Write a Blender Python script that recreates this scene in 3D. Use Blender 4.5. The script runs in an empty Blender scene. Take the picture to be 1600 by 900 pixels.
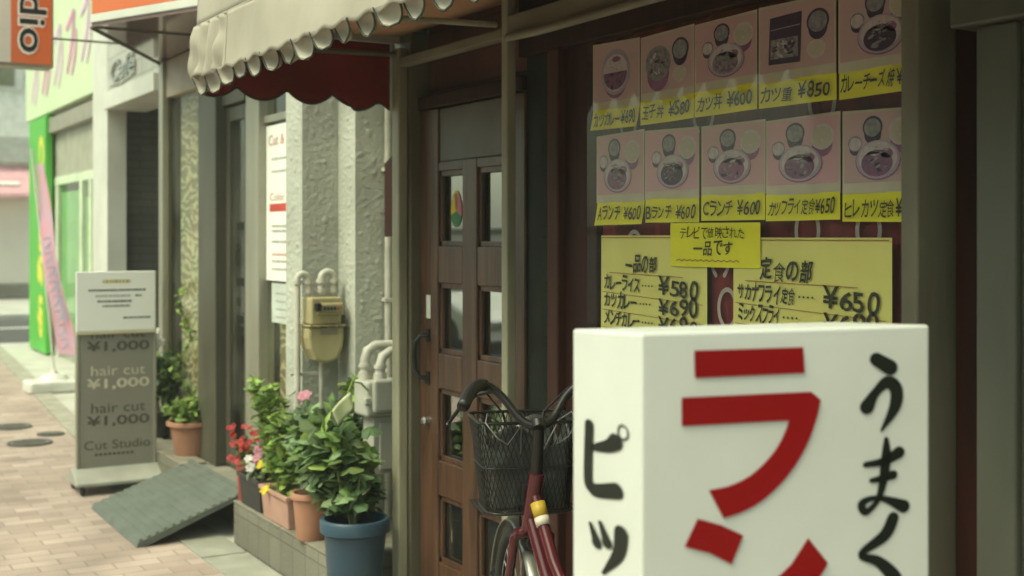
import bpy, bmesh, math, random
from mathutils import Vector, Matrix, noise as mnoise
R = math.radians
S = bpy.context.scene
COL = S.collection
rng = random.Random(7)

# ------------------------------------------------------------------ camera
cam_d = bpy.data.cameras.new('camera')
cam = bpy.data.objects.new('camera', cam_d); COL.objects.link(cam)
cam.location = (0, 0, 1.5)
YAW = math.atan(1150/1970)
cam.rotation_euler = (R(90), 0, -YAW)
cam_d.sensor_width = 36; cam_d.lens = 36*1970/1600
cam_d.shift_y = -0.05
cam_d.clip_start = 0.05; cam_d.clip_end = 500
cam_d.dof.use_dof = True; cam_d.dof.focus_distance = 3.3; cam_d.dof.aperture_fstop = 3.4
S.camera = cam
# ------------------------------------------------------------------ light
W = bpy.data.worlds.new('World'); S.world = W; W.use_nodes = True
nt = W.node_tree; bg = nt.nodes['Background']
sky = nt.nodes.new('ShaderNodeTexSky'); sky.sky_type = 'NISHITA'; sky.sun_disc = False
SUN_EL, SUN_AZ = R(56), R(-97)          # azimuth measured from +Y towards +X
sky.sun_elevation = SUN_EL; sky.sun_rotation = SUN_AZ
sky.dust_density = 4.0; sky.air_density = 1.0; sky.ozone_density = 0.4
mx = nt.nodes.new('ShaderNodeMix'); mx.data_type = 'RGBA'; mx.blend_type = 'MULTIPLY'
mx.inputs[0].default_value = 1.0
mx.inputs[7].default_value = (0.90, 1.0, 0.74, 1)   # thin warm overcast
nt.links.new(sky.outputs[0], mx.inputs[6]); nt.links.new(mx.outputs[2], bg.inputs[0])
bg.inputs[1].default_value = 0.15
sd = bpy.data.lights.new('sun', 'SUN'); sd.energy = 1.05; sd.angle = R(28); sd.color = (0.97, 1.0, 0.84)
sun = bpy.data.objects.new('sun', sd); COL.objects.link(sun)
to_sun = Vector((math.sin(SUN_AZ)*math.cos(SUN_EL), math.cos(SUN_AZ)*math.cos(SUN_EL), math.sin(SUN_EL)))
sun.rotation_euler = to_sun.to_track_quat('Z', 'Y').to_euler()
S.view_settings.view_transform = 'Standard'; S.view_settings.look = 'None'
S.view_settings.exposure = 1.12; S.view_settings.gamma = 1.0
S.render.engine = 'CYCLES'
S.cycles.max_bounces = 8; S.cycles.transparent_max_bounces = 12

# ------------------------------------------------------------------ materials
MATS = {}
def mat(name, c, c2=None, sc=6.0, st=(1, 1, 1), rough=0.6, bump=0.0, bsc=None, metal=0.0, spec=0.5, trans=0.0, det=6, island=0.0, lo=0.35, hi=0.65):
    if name in MATS: return MATS[name]
    m = bpy.data.materials.new(name); m.use_nodes = True
    n, l = m.node_tree.nodes, m.node_tree.links
    b = n['Principled BSDF']
    b.inputs['Roughness'].default_value = rough; b.inputs['Metallic'].default_value = metal
    b.inputs['Specular IOR Level'].default_value = spec
    tc = n.new('ShaderNodeTexCoord'); mp = n.new('ShaderNodeMapping'); mp.inputs['Scale'].default_value = st
    l.new(tc.outputs['Object'], mp.inputs[0])
    no = n.new('ShaderNodeTexNoise'); no.inputs['Scale'].default_value = sc; no.inputs['Detail'].default_value = det
    l.new(mp.outputs[0], no.inputs['Vector'])
    cr = n.new('ShaderNodeValToRGB'); c2 = c2 or tuple(min(1, x*0.78) for x in c)
    cr.color_ramp.elements[0].position = lo; cr.color_ramp.elements[0].color = (*c2, 1)
    cr.color_ramp.elements[1].position = hi; cr.color_ramp.elements[1].color = (*c, 1)
    l.new(no.outputs[0], cr.inputs[0])
    out = cr.outputs[0]
    if island:
        g = n.new('ShaderNodeNewGeometry'); hs = n.new('ShaderNodeHueSaturation')
        ma = n.new('ShaderNodeMapRange'); ma.inputs[3].default_value = 1-island; ma.inputs[4].default_value = 1+island
        mb_ = n.new('ShaderNodeMapRange'); mb_.inputs[3].default_value = 0.485; mb_.inputs[4].default_value = 0.515
        l.new(g.outputs['Random Per Island'], ma.inputs[0]); l.new(g.outputs['Random Per Island'], mb_.inputs[0])
        l.new(ma.outputs[0], hs.inputs['Value']); l.new(mb_.outputs[0], hs.inputs['Hue']); l.new(out, hs.inputs['Color'])
        out = hs.outputs[0]
    l.new(out, b.inputs['Base Color'])
    if bump:
        nb = n.new('ShaderNodeTexNoise'); nb.inputs['Scale'].default_value = bsc or sc*4; nb.inputs['Detail'].default_value = 5
        l.new(mp.outputs[0], nb.inputs['Vector'])
        bp = n.new('ShaderNodeBump'); bp.inputs['Strength'].default_value = bump; bp.inputs['Distance'].default_value = 0.01
        l.new(nb.outputs[0], bp.inputs['Height']); l.new(bp.outputs[0], b.inputs['Normal'])
    if trans:
        tr = n.new('ShaderNodeBsdfTranslucent'); l.new(out, tr.inputs[0])
        ms = n.new('ShaderNodeMixShader'); ms.inputs[0].default_value = trans
        l.new(b.outputs[0], ms.inputs[1]); l.new(tr.outputs[0], ms.inputs[2])
        l.new(ms.outputs[0], n['Material Output'].inputs[0])
    MATS[name] = m; return m

def mat_brick(name, c1, c2, mortar, bw, rh, ms=0.012, rot=(0, 0, 0), rough=0.8, off=0.5, bump=0.4, noise_amt=0.5):
    m = bpy.data.materials.new(name); m.use_nodes = True
    n, l = m.node_tree.nodes, m.node_tree.links
    b = n['Principled BSDF']; b.inputs['Roughness'].default_value = rough
    tc = n.new('ShaderNodeTexCoord'); mp = n.new('ShaderNodeMapping'); mp.inputs['Rotation'].default_value = rot
    l.new(tc.outputs['Object'], mp.inputs[0])
    br = n.new('ShaderNodeTexBrick'); br.inputs['Scale'].default_value = 1.0
    br.inputs['Brick Width'].default_value = bw; br.inputs['Row Height'].default_value = rh
    br.inputs['Mortar Size'].default_value = ms; br.inputs['Mortar Smooth'].default_value = 0.3
    br.offset = off
    br.inputs['Color1'].default_value = (*c1, 1); br.inputs['Color2'].default_value = (*c2, 1); br.inputs['Mortar'].default_value = (*mortar, 1)
    l.new(mp.outputs[0], br.inputs['Vector'])
    no = n.new('ShaderNodeTexNoise'); no.inputs['Scale'].default_value = 2.2; no.inputs['Detail'].default_value = 8
    l.new(tc.outputs['Object'], no.inputs['Vector'])
    mr = n.new('ShaderNodeMapRange'); mr.inputs[1].default_value = 0.3; mr.inputs[2].default_value = 0.7
    mr.inputs[3].default_value = 1-noise_amt*0.5; mr.inputs[4].default_value = 1+noise_amt*0.3
    l.new(no.outputs[0], mr.inputs[0])
    hs = n.new('ShaderNodeHueSaturation'); l.new(mr.outputs[0], hs.inputs['Value']); l.new(br.outputs[0], hs.inputs['Color'])
    l.new(hs.outputs[0], b.inputs['Base Color'])
    n2 = n.new('ShaderNodeTexNoise'); n2.inputs['Scale'].default_value = 60; l.new(tc.outputs['Object'], n2.inputs['Vector'])
    ad = n.new('ShaderNodeMath'); ad.operation = 'MULTIPLY_ADD'; ad.inputs[1].default_value = -1.0
    l.new(br.outputs['Fac'], ad.inputs[0]); l.new(n2.outputs[0], ad.inputs[2])
    bp = n.new('ShaderNodeBump'); bp.inputs['Strength'].default_value = bump; bp.inputs['Distance'].default_value = 0.006
    l.new(ad.outputs[0], bp.inputs['Height']); l.new(bp.outputs[0], b.inputs['Normal'])
    MATS[name] = m; return m

def mat_glass(name, ior=1.6, tint=(0.9, 0.95, 0.9), rough=0.02, dirt=0.0):
    m = bpy.data.materials.new(name); m.use_nodes = True
    n, l = m.node_tree.nodes, m.node_tree.links
    n.remove(n['Principled BSDF'])
    t = n.new('ShaderNodeBsdfTransparent'); t.inputs[0].default_value = (*tint, 1)
    g = n.new('ShaderNodeBsdfGlossy'); g.inputs['Roughness'].default_value = rough
    f = n.new('ShaderNodeFresnel'); f.inputs[0].default_value = ior
    ms = n.new('ShaderNodeMixShader')
    gb = n.new('ShaderNodeNewGeometry'); inv = n.new('ShaderNodeMath'); inv.operation = 'SUBTRACT'; inv.inputs[0].default_value = 1.0; l.new(gb.outputs['Backfacing'], inv.inputs[1])
    fm = n.new('ShaderNodeMath'); fm.operation = 'MULTIPLY'; l.new(f.outputs[0], fm.inputs[0]); l.new(inv.outputs[0], fm.inputs[1])   # the rear face of a pane adds no mirror image
    l.new(fm.outputs[0], ms.inputs[0]); l.new(t.outputs[0], ms.inputs[1]); l.new(g.outputs[0], ms.inputs[2])
    o = ms.outputs[0]
    if dirt:
        d = n.new('ShaderNodeBsdfDiffuse'); d.inputs[0].default_value = (0.5, 0.5, 0.42, 1)
        tc = n.new('ShaderNodeTexCoord'); no = n.new('ShaderNodeTexNoise'); no.inputs['Scale'].default_value = 3; no.inputs['Detail'].default_value = 8
        l.new(tc.outputs['Object'], no.inputs['Vector'])
        mr = n.new('ShaderNodeMapRange'); mr.inputs[1].default_value = 0.35; mr.inputs[2].default_value = 0.8; mr.inputs[4].default_value = dirt
        l.new(no.outputs[0], mr.inputs[0])
        m2 = n.new('ShaderNodeMixShader'); l.new(mr.outputs[0], m2.inputs[0]); l.new(o, m2.inputs[1]); l.new(d.outputs[0], m2.inputs[2]); o = m2.outputs[0]
    l.new(o, n['Material Output'].inputs[0])
    MATS[name] = m; return m

BEIGE = mat('awning_canvas', (.44, .40, .325), (.33, .30, .24), sc=2.5, rough=.8, bump=.2, bsc=14, trans=.06)
TRIM = mat('dark_binding', (.05, .055, .04), rough=.8)
LINING = mat('awning_lining', (.44, .25, .14), (.33, .18, .10), sc=2, rough=.75)
REDCLOTH = mat('red_cloth', (.26, .014, .010), (.18, .010, .008), sc=4, rough=.85, trans=.5)
RAIL = mat('olive_rail', (.19, .18, .125), (.13, .12, .08), sc=8, st=(1, .3, 1), rough=.6)
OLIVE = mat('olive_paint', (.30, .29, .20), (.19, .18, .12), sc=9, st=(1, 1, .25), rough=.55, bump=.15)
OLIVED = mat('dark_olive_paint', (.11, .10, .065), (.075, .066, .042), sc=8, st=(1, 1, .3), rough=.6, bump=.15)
WOOD = mat('door_wood', (.105, .052, .030), (.048, .024, .015), sc=7, st=(6, 6, .5), rough=.36, bump=.12, bsc=16)
MAROON = mat('maroon_wood', (.040, .012, .009), (.022, .008, .007), sc=6, st=(4, 4, .4), rough=.6, bump=.1, spec=.2)
MAROON2 = mat('brown_trim', (.068, .026, .017), (.042, .016, .011), sc=6, st=(4, 4, .4), rough=.6, spec=.25)
DARKP = mat('dark_green_panel', (.020, .023, .016), (.011, .013, .009), sc=7, rough=.6, spec=.2)
GREYP = mat('grey_door_panel', (.12, .115, .095), (.09, .085, .07), sc=6, rough=.5)
BLACK = mat('black_plastic', (.012, .012, .012), rough=.45)
BLACKM = mat('black_metal', (.02, .02, .019), rough=.4, metal=.3)
STEEL = mat('steel', (.55, .55, .52), rough=.3, metal=.9)
ALU = mat('aluminium_frame', (.34, .33, .265), (.26, .25, .195), sc=5, st=(1, 1, .3), rough=.42, metal=.35)
ALUD = mat('dark_aluminium', (.105, .10, .074), (.075, .07, .05), sc=5, st=(1, 1, .3), rough=.45, metal=.3)
STUCCO = mat('stucco', (.46, .475, .41), (.36, .37, .32), sc=3, rough=.9, bump=.5, bsc=55)
WHITEP = mat('white_paint', (.62, .625, .56), (.53, .535, .475), sc=3, rough=.5, bump=.05)
CREAMW = mat('cream_wall', (.64, .61, .52), (.58, .55, .46), sc=1.5, rough=.8, bump=.08)
CONC = mat('concrete', (.36, .34, .28), (.24, .225, .18), sc=7, rough=.9, bump=.35, bsc=50)
CONCD = mat('old_concrete', (.24, .22, .17), (.15, .135, .10), sc=5, rough=.9, bump=.5, bsc=40)
APRON = mat('pale_concrete', (.48, .47, .41), (.38, .37, .32), sc=2.5, rough=.9, bump=.2, bsc=60)
ASPH = mat('asphalt', (.075, .073, .065), (.05, .05, .045), sc=20, rough=.9, bump=.4, bsc=120)
BOXW = mat('sign_acrylic', (.66, .68, .645), (.60, .62, .57), sc=3.5, rough=.35, spec=.5)
SIGNRED = mat('sign_red', (.27, .002, .004), (.235, .002, .003), sc=2, rough=.45, spec=.25)
INK = mat('black_ink', (.010, .014, .009), rough=.5, spec=.25)
PEN = mat('marker_pen', (.035, .033, .012), rough=.7)
REDPEN = mat('red_pencil', (.38, .12, .04), rough=.7)
YEL = mat('yellow_paper', (.80, .73, .24), (.73, .66, .20), sc=5, rough=.75)
YELB = mat('bright_yellow_paper', (.82, .76, .025), (.76, .69, .02), sc=5, rough=.7)
CARDW = mat('card_margin', (.60, .54, .44), rough=.6)
METERY = mat('meter_yellow', (.42, .37, .20), (.31, .27, .14), sc=6, rough=.5, bump=.05)
METERW = mat('meter_white', (.46, .46, .39), (.37, .37, .31), sc=8, rough=.45)
PIPEW = mat('pipe_paint', (.52, .51, .44), (.40, .39, .33), sc=14, rough=.5, bump=.08)
TERRA = mat('terracotta', (.40, .20, .125), (.32, .155, .095), sc=7, rough=.75, bump=.08)
PINKPL = mat('pink_planter', (.46, .27, .215), (.38, .215, .165), sc=7, rough=.6)
BLUEP = mat('blue_pot', (.034, .074, .110), (.024, .055, .085), sc=4, rough=.42)
REDP = mat('red_pot', (.38, .06, .04), rough=.45)
DARKPOT = mat('charcoal_planter', (.035, .034, .032), rough=.55)
SOIL = mat('soil', (.045, .03, .018), (.02, .014, .009), sc=40, rough=.95, bump=.8)
def leafm(name, c, i=.35): return mat(name, c, tuple(x*.75 for x in c), sc=20, rough=.58, trans=.32, island=i)
LEAF_D = leafm('leaf_dark', (.085, .15, .055)); LEAF_M = leafm('leaf_mid', (.19, .30, .085)); LEAF_L = leafm('leaf_light', (.34, .45, .11))
LEAF_G = leafm('leaf_broad', (.23, .33, .15)); LEAF_GR = leafm('leaf_grey', (.15, .19, .10))
STEM = mat('stem', (.12, .14, .05), rough=.7)
PET_R = leafm('petal_red', (.42, .015, .012), .25); PET_Y = leafm('petal_yellow', (.75, .60, .03), .15); PET_P = leafm('petal_pink', (.62, .28, .36), .15); PET_W = leafm('petal_white', (.72, .70, .66), .08)
BIKE = mat('bicycle_maroon', (.085, .010, .016), rough=.22, spec=.6)
RUBBER = mat('rubber', (.015, .015, .014), rough=.8)
FENDER = mat('fender_grey', (.26, .26, .23), rough=.3, metal=.6)
ORANGE = mat('orange_panel', (.62, .15, .045), (.56, .13, .04), sc=2, rough=.3)
SOFFIT = mat('soffit_panel', (.21, .145, .135), (.16, .105, .10), sc=.9, rough=.08, spec=.8)
GREENS = mat('green_board', (.075, .42, .035), (.06, .36, .03), sc=1, rough=.45)
YTXT = mat('yellow_letter', (.75, .68, .06), rough=.5)
PINKF = mat('pink_cloth', (.82, .40, .50), (.70, .50, .68), sc=5, rough=.8, trans=.35)
LILAC = mat('lilac_print', (.55, .50, .66), rough=.8)
PALEG = mat('pale_green_fascia', (.55, .66, .42), (.51, .62, .39), sc=1, rough=.5)
GREY = mat('grey_board', (.24, .232, .19), (.215, .205, .168), sc=2.5, rough=.5)
GREYT = mat('grey_letter', (.085, .08, .06), rough=.5)
PALET = mat('pale_letter', (.62, .57, .43), rough=.5)
PAPERW = mat('white_notice', (.82, .83, .78), (.78, .79, .73), sc=3, rough=.5)
OCHRE = mat('ochre_ink', (.50, .40, .10), rough=.6)
POSTERR = mat('poster_red', (.58, .055, .035), rough=.5)
FAINTR = mat('faint_red_ink', (.62, .30, .25), rough=.5)
FAINTG = mat('faint_grey_ink', (.42, .40, .38), rough=.5)
MATG = mat('ramp_mat', (.115, .13, .11), (.085, .097, .08), sc=9, rough=.6, bump=.1)
INTER = mat('dark_interior', (.045, .03, .022), rough=.9)
CURT = mat('maroon_curtain', (.24, .028, .036), (.13, .016, .022), sc=3, st=(1, 5, .4), rough=.9)
RINGM = mat('pale_ring', (.50, .42, .40), rough=.8)
BRICKW = mat_brick('dark_brick', (.17, .165, .14), (.145, .14, .12), (.10, .097, .082), .20, .062, .005, rot=(R(90), 0, 0))
TILEB = mat_brick('brown_tile', (.125, .042, .024), (.088, .030, .020), (.035, .016, .012), .30, .115, .004, rot=(R(90), R(90), 0), rough=.5, bump=.3)
CAFET = mat_brick('pale_tile', (.46, .46, .41), (.42, .42, .37), (.28, .275, .24), .60, .11, .006, rot=(R(90), R(90), 0), rough=.45, bump=.2)
PAVE = mat_brick('brick_paving', (.43, .335, .285), (.30, .225, .19), (.25, .205, .17), .205, .104, .005, rough=.85, bump=.5, noise_amt=.55)
STEPM = mat_brick('step_tiles', (.20, .19, .15), (.165, .155, .12), (.125, .118, .092), .15, .15, .005, rot=(R(90), R(90), 0), rough=.85, off=0.0)
GLASS = mat_glass('window_glass', 1.45, (.98, .99, .97), .03, .012)
GLASSD = mat_glass('door_glass', 7.5, (.6, .62, .58), .015, .04)
GLASSS = mat_glass('salon_glass', 1.6, (.93, .95, .9), .05, .10)

def mat_curtain():
    m = bpy.data.materials.new('net_curtain'); m.use_nodes = True
    n, l = m.node_tree.nodes, m.node_tree.links; b = n['Principled BSDF']; b.inputs['Roughness'].default_value = .9
    tc = n.new('ShaderNodeTexCoord'); mp = n.new('ShaderNodeMapping'); mp.inputs['Scale'].default_value = (1, 2.2, 1)
    l.new(tc.outputs['Object'], mp.inputs[0])
    w = n.new('ShaderNodeTexWave'); w.bands_direction = 'Z'; w.inputs['Scale'].default_value = 4.5; w.inputs['Distortion'].default_value = 13; w.inputs['Detail'].default_value = 3; w.inputs['Detail Scale'].default_value = 2
    l.new(mp.outputs[0], w.inputs['Vector'])
    cr = n.new('ShaderNodeValToRGB'); e = cr.color_ramp.elements
    e[0].position = .25; e[0].color = (.24, .20, .105, 1); e[1].position = .95; e[1].color = (.68, .62, .44, 1)
    x = e.new(.6); x.color = (.36, .305, .18, 1)
    l.new(w.outputs[0], cr.inputs[0])
    no = n.new('ShaderNodeTexNoise'); no.inputs['Scale'].default_value = 3.0; l.new(mp.outputs[0], no.inputs['Vector'])
    c2 = n.new('ShaderNodeValToRGB'); c2.color_ramp.elements[0].position = .35; c2.color_ramp.elements[0].color = (.55, .95, .45, 1)  # green and pink blotches: reflections on the window put into the cloth colour
    c2.color_ramp.elements[1].position = .68; c2.color_ramp.elements[1].color = (1, .62, .5, 1); y = c2.color_ramp.elements.new(.5); y.color = (1, 1, 1, 1)
    l.new(no.outputs[0], c2.inputs[0])
    mx = n.new('ShaderNodeMix'); mx.data_type = 'RGBA'; mx.blend_type = 'MULTIPLY'; mx.inputs[0].default_value = .38
    l.new(cr.outputs[0], mx.inputs[6]); l.new(c2.outputs[0], mx.inputs[7]); l.new(mx.outputs[2], b.inputs['Base Color'])
    return m
NET = mat_curtain()

# ------------------------------------------------------------------ mesh builder
STEER = None          # (pivot, angle): parts that turn with the bicycle's handlebar
class MB:
    def __init__(self): self.v = []; self.f = []; self.m = []; self.mats = []
    def mi(self, m):
        if m is None: return 0
        if m not in self.mats: self.mats.append(m)
        return self.mats.index(m)
    def add(self, vs, fs, m=None):
        o = len(self.v); self.v += [Vector(p) for p in vs]; k = self.mi(m)
        for f in fs: self.f.append([i+o for i in f]); self.m.append(k)
        return self
    def box(self, x0, x1, y0, y1, z0, z1, m=None):
        x0, x1 = sorted((x0, x1)); y0, y1 = sorted((y0, y1)); z0, z1 = sorted((z0, z1))
        vs = [(x, y, z) for z in (z0, z1) for y in (y0, y1) for x in (x0, x1)]
        return self.add(vs, [(0, 2, 3, 1), (4, 5, 7, 6), (0, 1, 5, 4), (2, 6, 7, 3), (0, 4, 6, 2), (1, 3, 7, 5)], m)
    def prism(self, poly, h, origin=(0, 0, 0), u=(1, 0, 0), v=(0, 1, 0), m=None):
        """poly in the (u,v) plane, extruded by h along u x v"""
        o, u, v = Vector(origin), Vector(u), Vector(v); w = u.cross(v).normalized()*h; n = len(poly)
        vs = [o+u*a+v*b for a, b in poly]; vs += [p+w for p in vs]
        fs = [tuple(range(n-1, -1, -1)), tuple(range(n, 2*n))] + [(i, (i+1) % n, n+(i+1) % n, n+i) for i in range(n)]
        return self.add(vs, fs, m)
    def tube(self, pts, r, n=10, m=None, caps=True):
        pts = [Vector(p) for p in pts]; N = len(pts); rs = r if isinstance(r, (list, tuple)) else [r]*N
        vs = []; fs = []; prev = None
        for i, p in enumerate(pts):
            t = (pts[min(i+1, N-1)]-pts[max(i-1, 0)]).normalized()
            if prev is None:
                a = Vector((0, 0, 1)) if abs(t.z) < .9 else Vector((1, 0, 0)); a = (a-t*a.dot(t)).normalized()
            else:
                a = prev-t*prev.dot(t)
                a = a.normalized() if a.length > 1e-6 else t.orthogonal().normalized()
            prev = a; b = t.cross(a)
            for k in range(n):
                q = 2*math.pi*k/n; vs.append(p+(a*math.cos(q)+b*math.sin(q))*rs[i])
        for i in range(N-1):
            for k in range(n):
                fs.append((i*n+k, i*n+(k+1) % n, (i+1)*n+(k+1) % n, (i+1)*n+k))
        if caps: fs += [tuple(range(n-1, -1, -1)), tuple(range((N-1)*n, N*n))]
        return self.add(vs, fs, m)
    def lathe(self, prof, c=(0, 0, 0), n=28, m=None, sx=1, sy=1, axis='z'):
        vs = []; fs = []; c = Vector(c)
        for r, z in prof:
            for k in range(n):
                q = 2*math.pi*k/n; a, b = r*math.cos(q)*sx, r*math.sin(q)*sy
                vs.append(c+(Vector((a, b, z)) if axis == 'z' else Vector((z, a, b)) if axis == 'x' else Vector((b, z, a))))
        for i in range(len(prof)-1):
            for k in range(n): fs.append((i*n+k, i*n+(k+1) % n, (i+1)*n+(k+1) % n, (i+1)*n+k))
        return self.add(vs, fs, m)
    def grid(self, fn, nu, nv, m=None):
        vs = [fn(i/nu, j/nv) for j in range(nv+1) for i in range(nu+1)]
        fs = [(j*(nu+1)+i, j*(nu+1)+i+1, (j+1)*(nu+1)+i+1, (j+1)*(nu+1)+i) for j in range(nv) for i in range(nu)]
        return self.add(vs, fs, m)
    def build(self, name, m=None, parent=None, smooth=False, bevel=0, thick=0, seg=2, fix=True):
        me = bpy.data.meshes.new(name)
        off = Vector((0, 0, 0)); r = parent
        while r is not None:
            off += r.location; r = r.parent
        if self.mats and m is not None and self.mats[0] is None: pass
        if STEER:
            pv, an = STEER; ca, sa = math.cos(an), math.sin(an)
            self.v = [Vector((pv.x+(p.x-pv.x)*ca-(p.y-pv.y)*sa, pv.y+(p.x-pv.x)*sa+(p.y-pv.y)*ca, p.z)) for p in self.v]
        me.from_pydata([tuple(p-off) for p in self.v], [], self.f)
        if self.mats:
            for q in self.mats: me.materials.append(q)
            for p, k in zip(me.polygons, self.m): p.material_index = k
        elif m: me.materials.append(m)
        if fix:
            bm = bmesh.new(); bm.from_mesh(me); bmesh.ops.recalc_face_normals(bm, faces=bm.faces); bm.to_mesh(me); bm.free()
        o = bpy.data.objects.new(name, me); COL.objects.link(o)
        if parent is not None: o.parent = parent
        if smooth:
            for p in me.polygons: p.use_smooth = True
            if smooth != 'all':
                try: me.set_sharp_from_angle(angle=R(40))
                except Exception: pass
        if thick:
            s = o.modifiers.new('thick', 'SOLIDIFY'); s.thickness = thick; s.offset = 0
        if bevel:
            b = o.modifiers.new('bevel', 'BEVEL'); b.width = bevel; b.segments = seg; b.limit_method = 'ANGLE'; b.angle_limit = R(50)
        return o

def tag(o, label=None, cat=None, group=None, kind=None):
    if label: o['label'] = label
    if cat: o['category'] = cat
    if group: o['group'] = group
    if kind: o['kind'] = kind
    return o
def thing(name, loc, label, cat, group=None):
    o = bpy.data.objects.new(name, None); COL.objects.link(o); o.location = loc; o.empty_display_size = .1
    return tag(o, label, cat, group)

# ------------------------------------------------------------------ lettering
_tc = {}
def glyphs(s, bold=0.0):
    k = (s, bold)
    if k not in _tc:
        c = bpy.data.curves.new('txt', 'FONT'); c.body = s; c.offset = bold; c.resolution_u = 3
        o = bpy.data.objects.new('txt', c); COL.objects.link(o)
        dg = bpy.context.evaluated_depsgraph_get()
        me = bpy.data.meshes.new_from_object(o.evaluated_get(dg))
        vs = [(p.co.x, p.co.y) for p in me.vertices]; fs = [tuple(p.vertices) for p in me.polygons]
        bpy.data.objects.remove(o); bpy.data.curves.remove(c); bpy.data.meshes.remove(me)
        _tc[k] = (vs, fs)
    return _tc[k]
def text(mb, s, o, u, v, w=None, h=None, m=None, bold=0.0, shear=0.0, jit=0.0, wob=0.0):
    """fit s in the box w x h whose lower left corner is o, in the frame u (reading), v (up)"""
    vs, fs = glyphs(s, bold)
    if not vs: return
    x0 = min(p[0] for p in vs); x1 = max(p[0] for p in vs); y0 = min(p[1] for p in vs); y1 = max(p[1] for p in vs)
    sx = w/(x1-x0) if w else None; sy = h/(y1-y0) if h else None
    sx = sx or sy; sy = sy or sx
    o, u, v = Vector(o), Vector(u).normalized(), Vector(v).normalized()
    out = []
    for x, y in vs:
        a, b = (x-x0)*sx, (y-y0)*sy
        if wob:
            b += wob*math.sin(a*31+len(s)); a += wob*.6*math.sin(b*47+a*9)
        out.append(o+u*(a+shear*b)+v*b)
    mb.add(out, fs, m)
def hand(mb, st, o, u, v, w, h, m, seed=0, bold=.008, shear=.1):
    """st written by hand: every character its own size, tilt and height"""
    rr = random.Random(seed*31+len(st)*7+ord(st[0])); o, u, v = Vector(o), Vector(u).normalized(), Vector(v).normalized()
    wid = [.40 if c == ' ' else .62 if c in '0123456789' else .8 if c in '¥ABC' else .95 for c in st]
    tot = sum(wid); x = 0
    for c, k in zip(st, wid):
        cw = w*k/tot
        if c != ' ':
            vs, fs = glyphs(c, 0.0 if c in '食映放放' else bold)
            if vs:
                x0 = min(p[0] for p in vs); x1 = max(p[0] for p in vs); y0 = min(p[1] for p in vs); y1 = max(p[1] for p in vs)
                flat = (y1-y0) < .3*(x1-x0)
                hh = h*rr.uniform(.86, 1.12)*(.16 if flat else .66 if c in 'ッャュョ' else 1); ww = cw*rr.uniform(.84, .98); dy = h*rr.uniform(-.05, .05)+(h*.40 if flat else 0); an = rr.uniform(-.09, .09); sh_ = shear+rr.uniform(-.06, .08)
                out = []
                for px, py in vs:
                    a, b = (px-x0)/max(1e-6, x1-x0)*ww, (py-y0)/max(1e-6, y1-y0)*hh
                    q = Vector((a*60+seed, b*60, x*40)); a += .0016*mnoise.noise(q); b += .0020*mnoise.noise(q+Vector((9, 3, 1)))
                    a += sh_*b; a, b = a-an*b, b+an*a
                    out.append(o+u*(x+a)+v*(b+dy))
                mb.add(out, fs, m)
        x += cw
def spline(pts, k=6):
    """Catmull-Rom through (x,y,w)"""
    P = [pts[0]]+list(pts)+[pts[-1]]; out = []
    for i in range(1, len(P)-2):
        for j in range(k):
            t = j/k; a = []
            for d in range(len(pts[0])):
                p0, p1, p2, p3 = (P[i+q][d] for q in (-1, 0, 1, 2))
                a.append(.5*(2*p1+(p2-p0)*t+(2*p0-5*p1+4*p2-p3)*t*t+(3*p1-p0-3*p2+p3)*t**3))
            out.append(tuple(a))
    out.append(tuple(pts[-1])); return out
def brush(mb, pts, o, u, v, m=None, round_ends=True, asp=1.0):
    """variable width stroke: pts (x, y, width) in the frame o,u,v"""
    o, u, v = Vector(o), Vector(u), Vector(v); q = spline(pts, 7); L = []; Rr = []
    for i, (x, y, w) in enumerate(q):
        a = q[max(i-1, 0)]; b = q[min(i+1, len(q)-1)]; dx, dy = b[0]-a[0], b[1]-a[1]; d = math.hypot(dx, dy) or 1
        nx, ny = -dy/d*w/2*asp, dx/d*w/2
        L.append((x+nx, y+ny)); Rr.append((x-nx, y-ny))
    n = len(q); vs = [o+u*a+v*b for a, b in L+Rr]
    mb.add(vs, [(i, i+1, n+i+1, n+i) for i in range(n-1)], m)
    if round_ends:
        for (x, y, w) in (q[0], q[-1]):
            c = [o+u*(x+math.cos(t*.5236)*w/2*asp)+v*(y+math.sin(t*.5236)*w/2)-u.cross(v).normalized()*1e-4 for t in range(12)]
            mb.add(c, [tuple(range(12))], m)
def rule(mb, x0, y0, x1, y1, w, o, u, v, m=None):
    o, u, v = Vector(o), Vector(u), Vector(v); d = math.hypot(x1-x0, y1-y0); nx, ny = -(y1-y0)/d*w/2, (x1-x0)/d*w/2
    mb.add([o+u*a+v*b for a, b in ((x0+nx, y0+ny), (x1+nx, y1+ny), (x1-nx, y1-ny), (x0-nx, y0-ny))], [(0, 1, 2, 3)], m)

# frame of a surface facing the street (-X): reading direction is -Y
UF, VF = Vector((0, -1, 0)), Vector((0, 0, 1))

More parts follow.
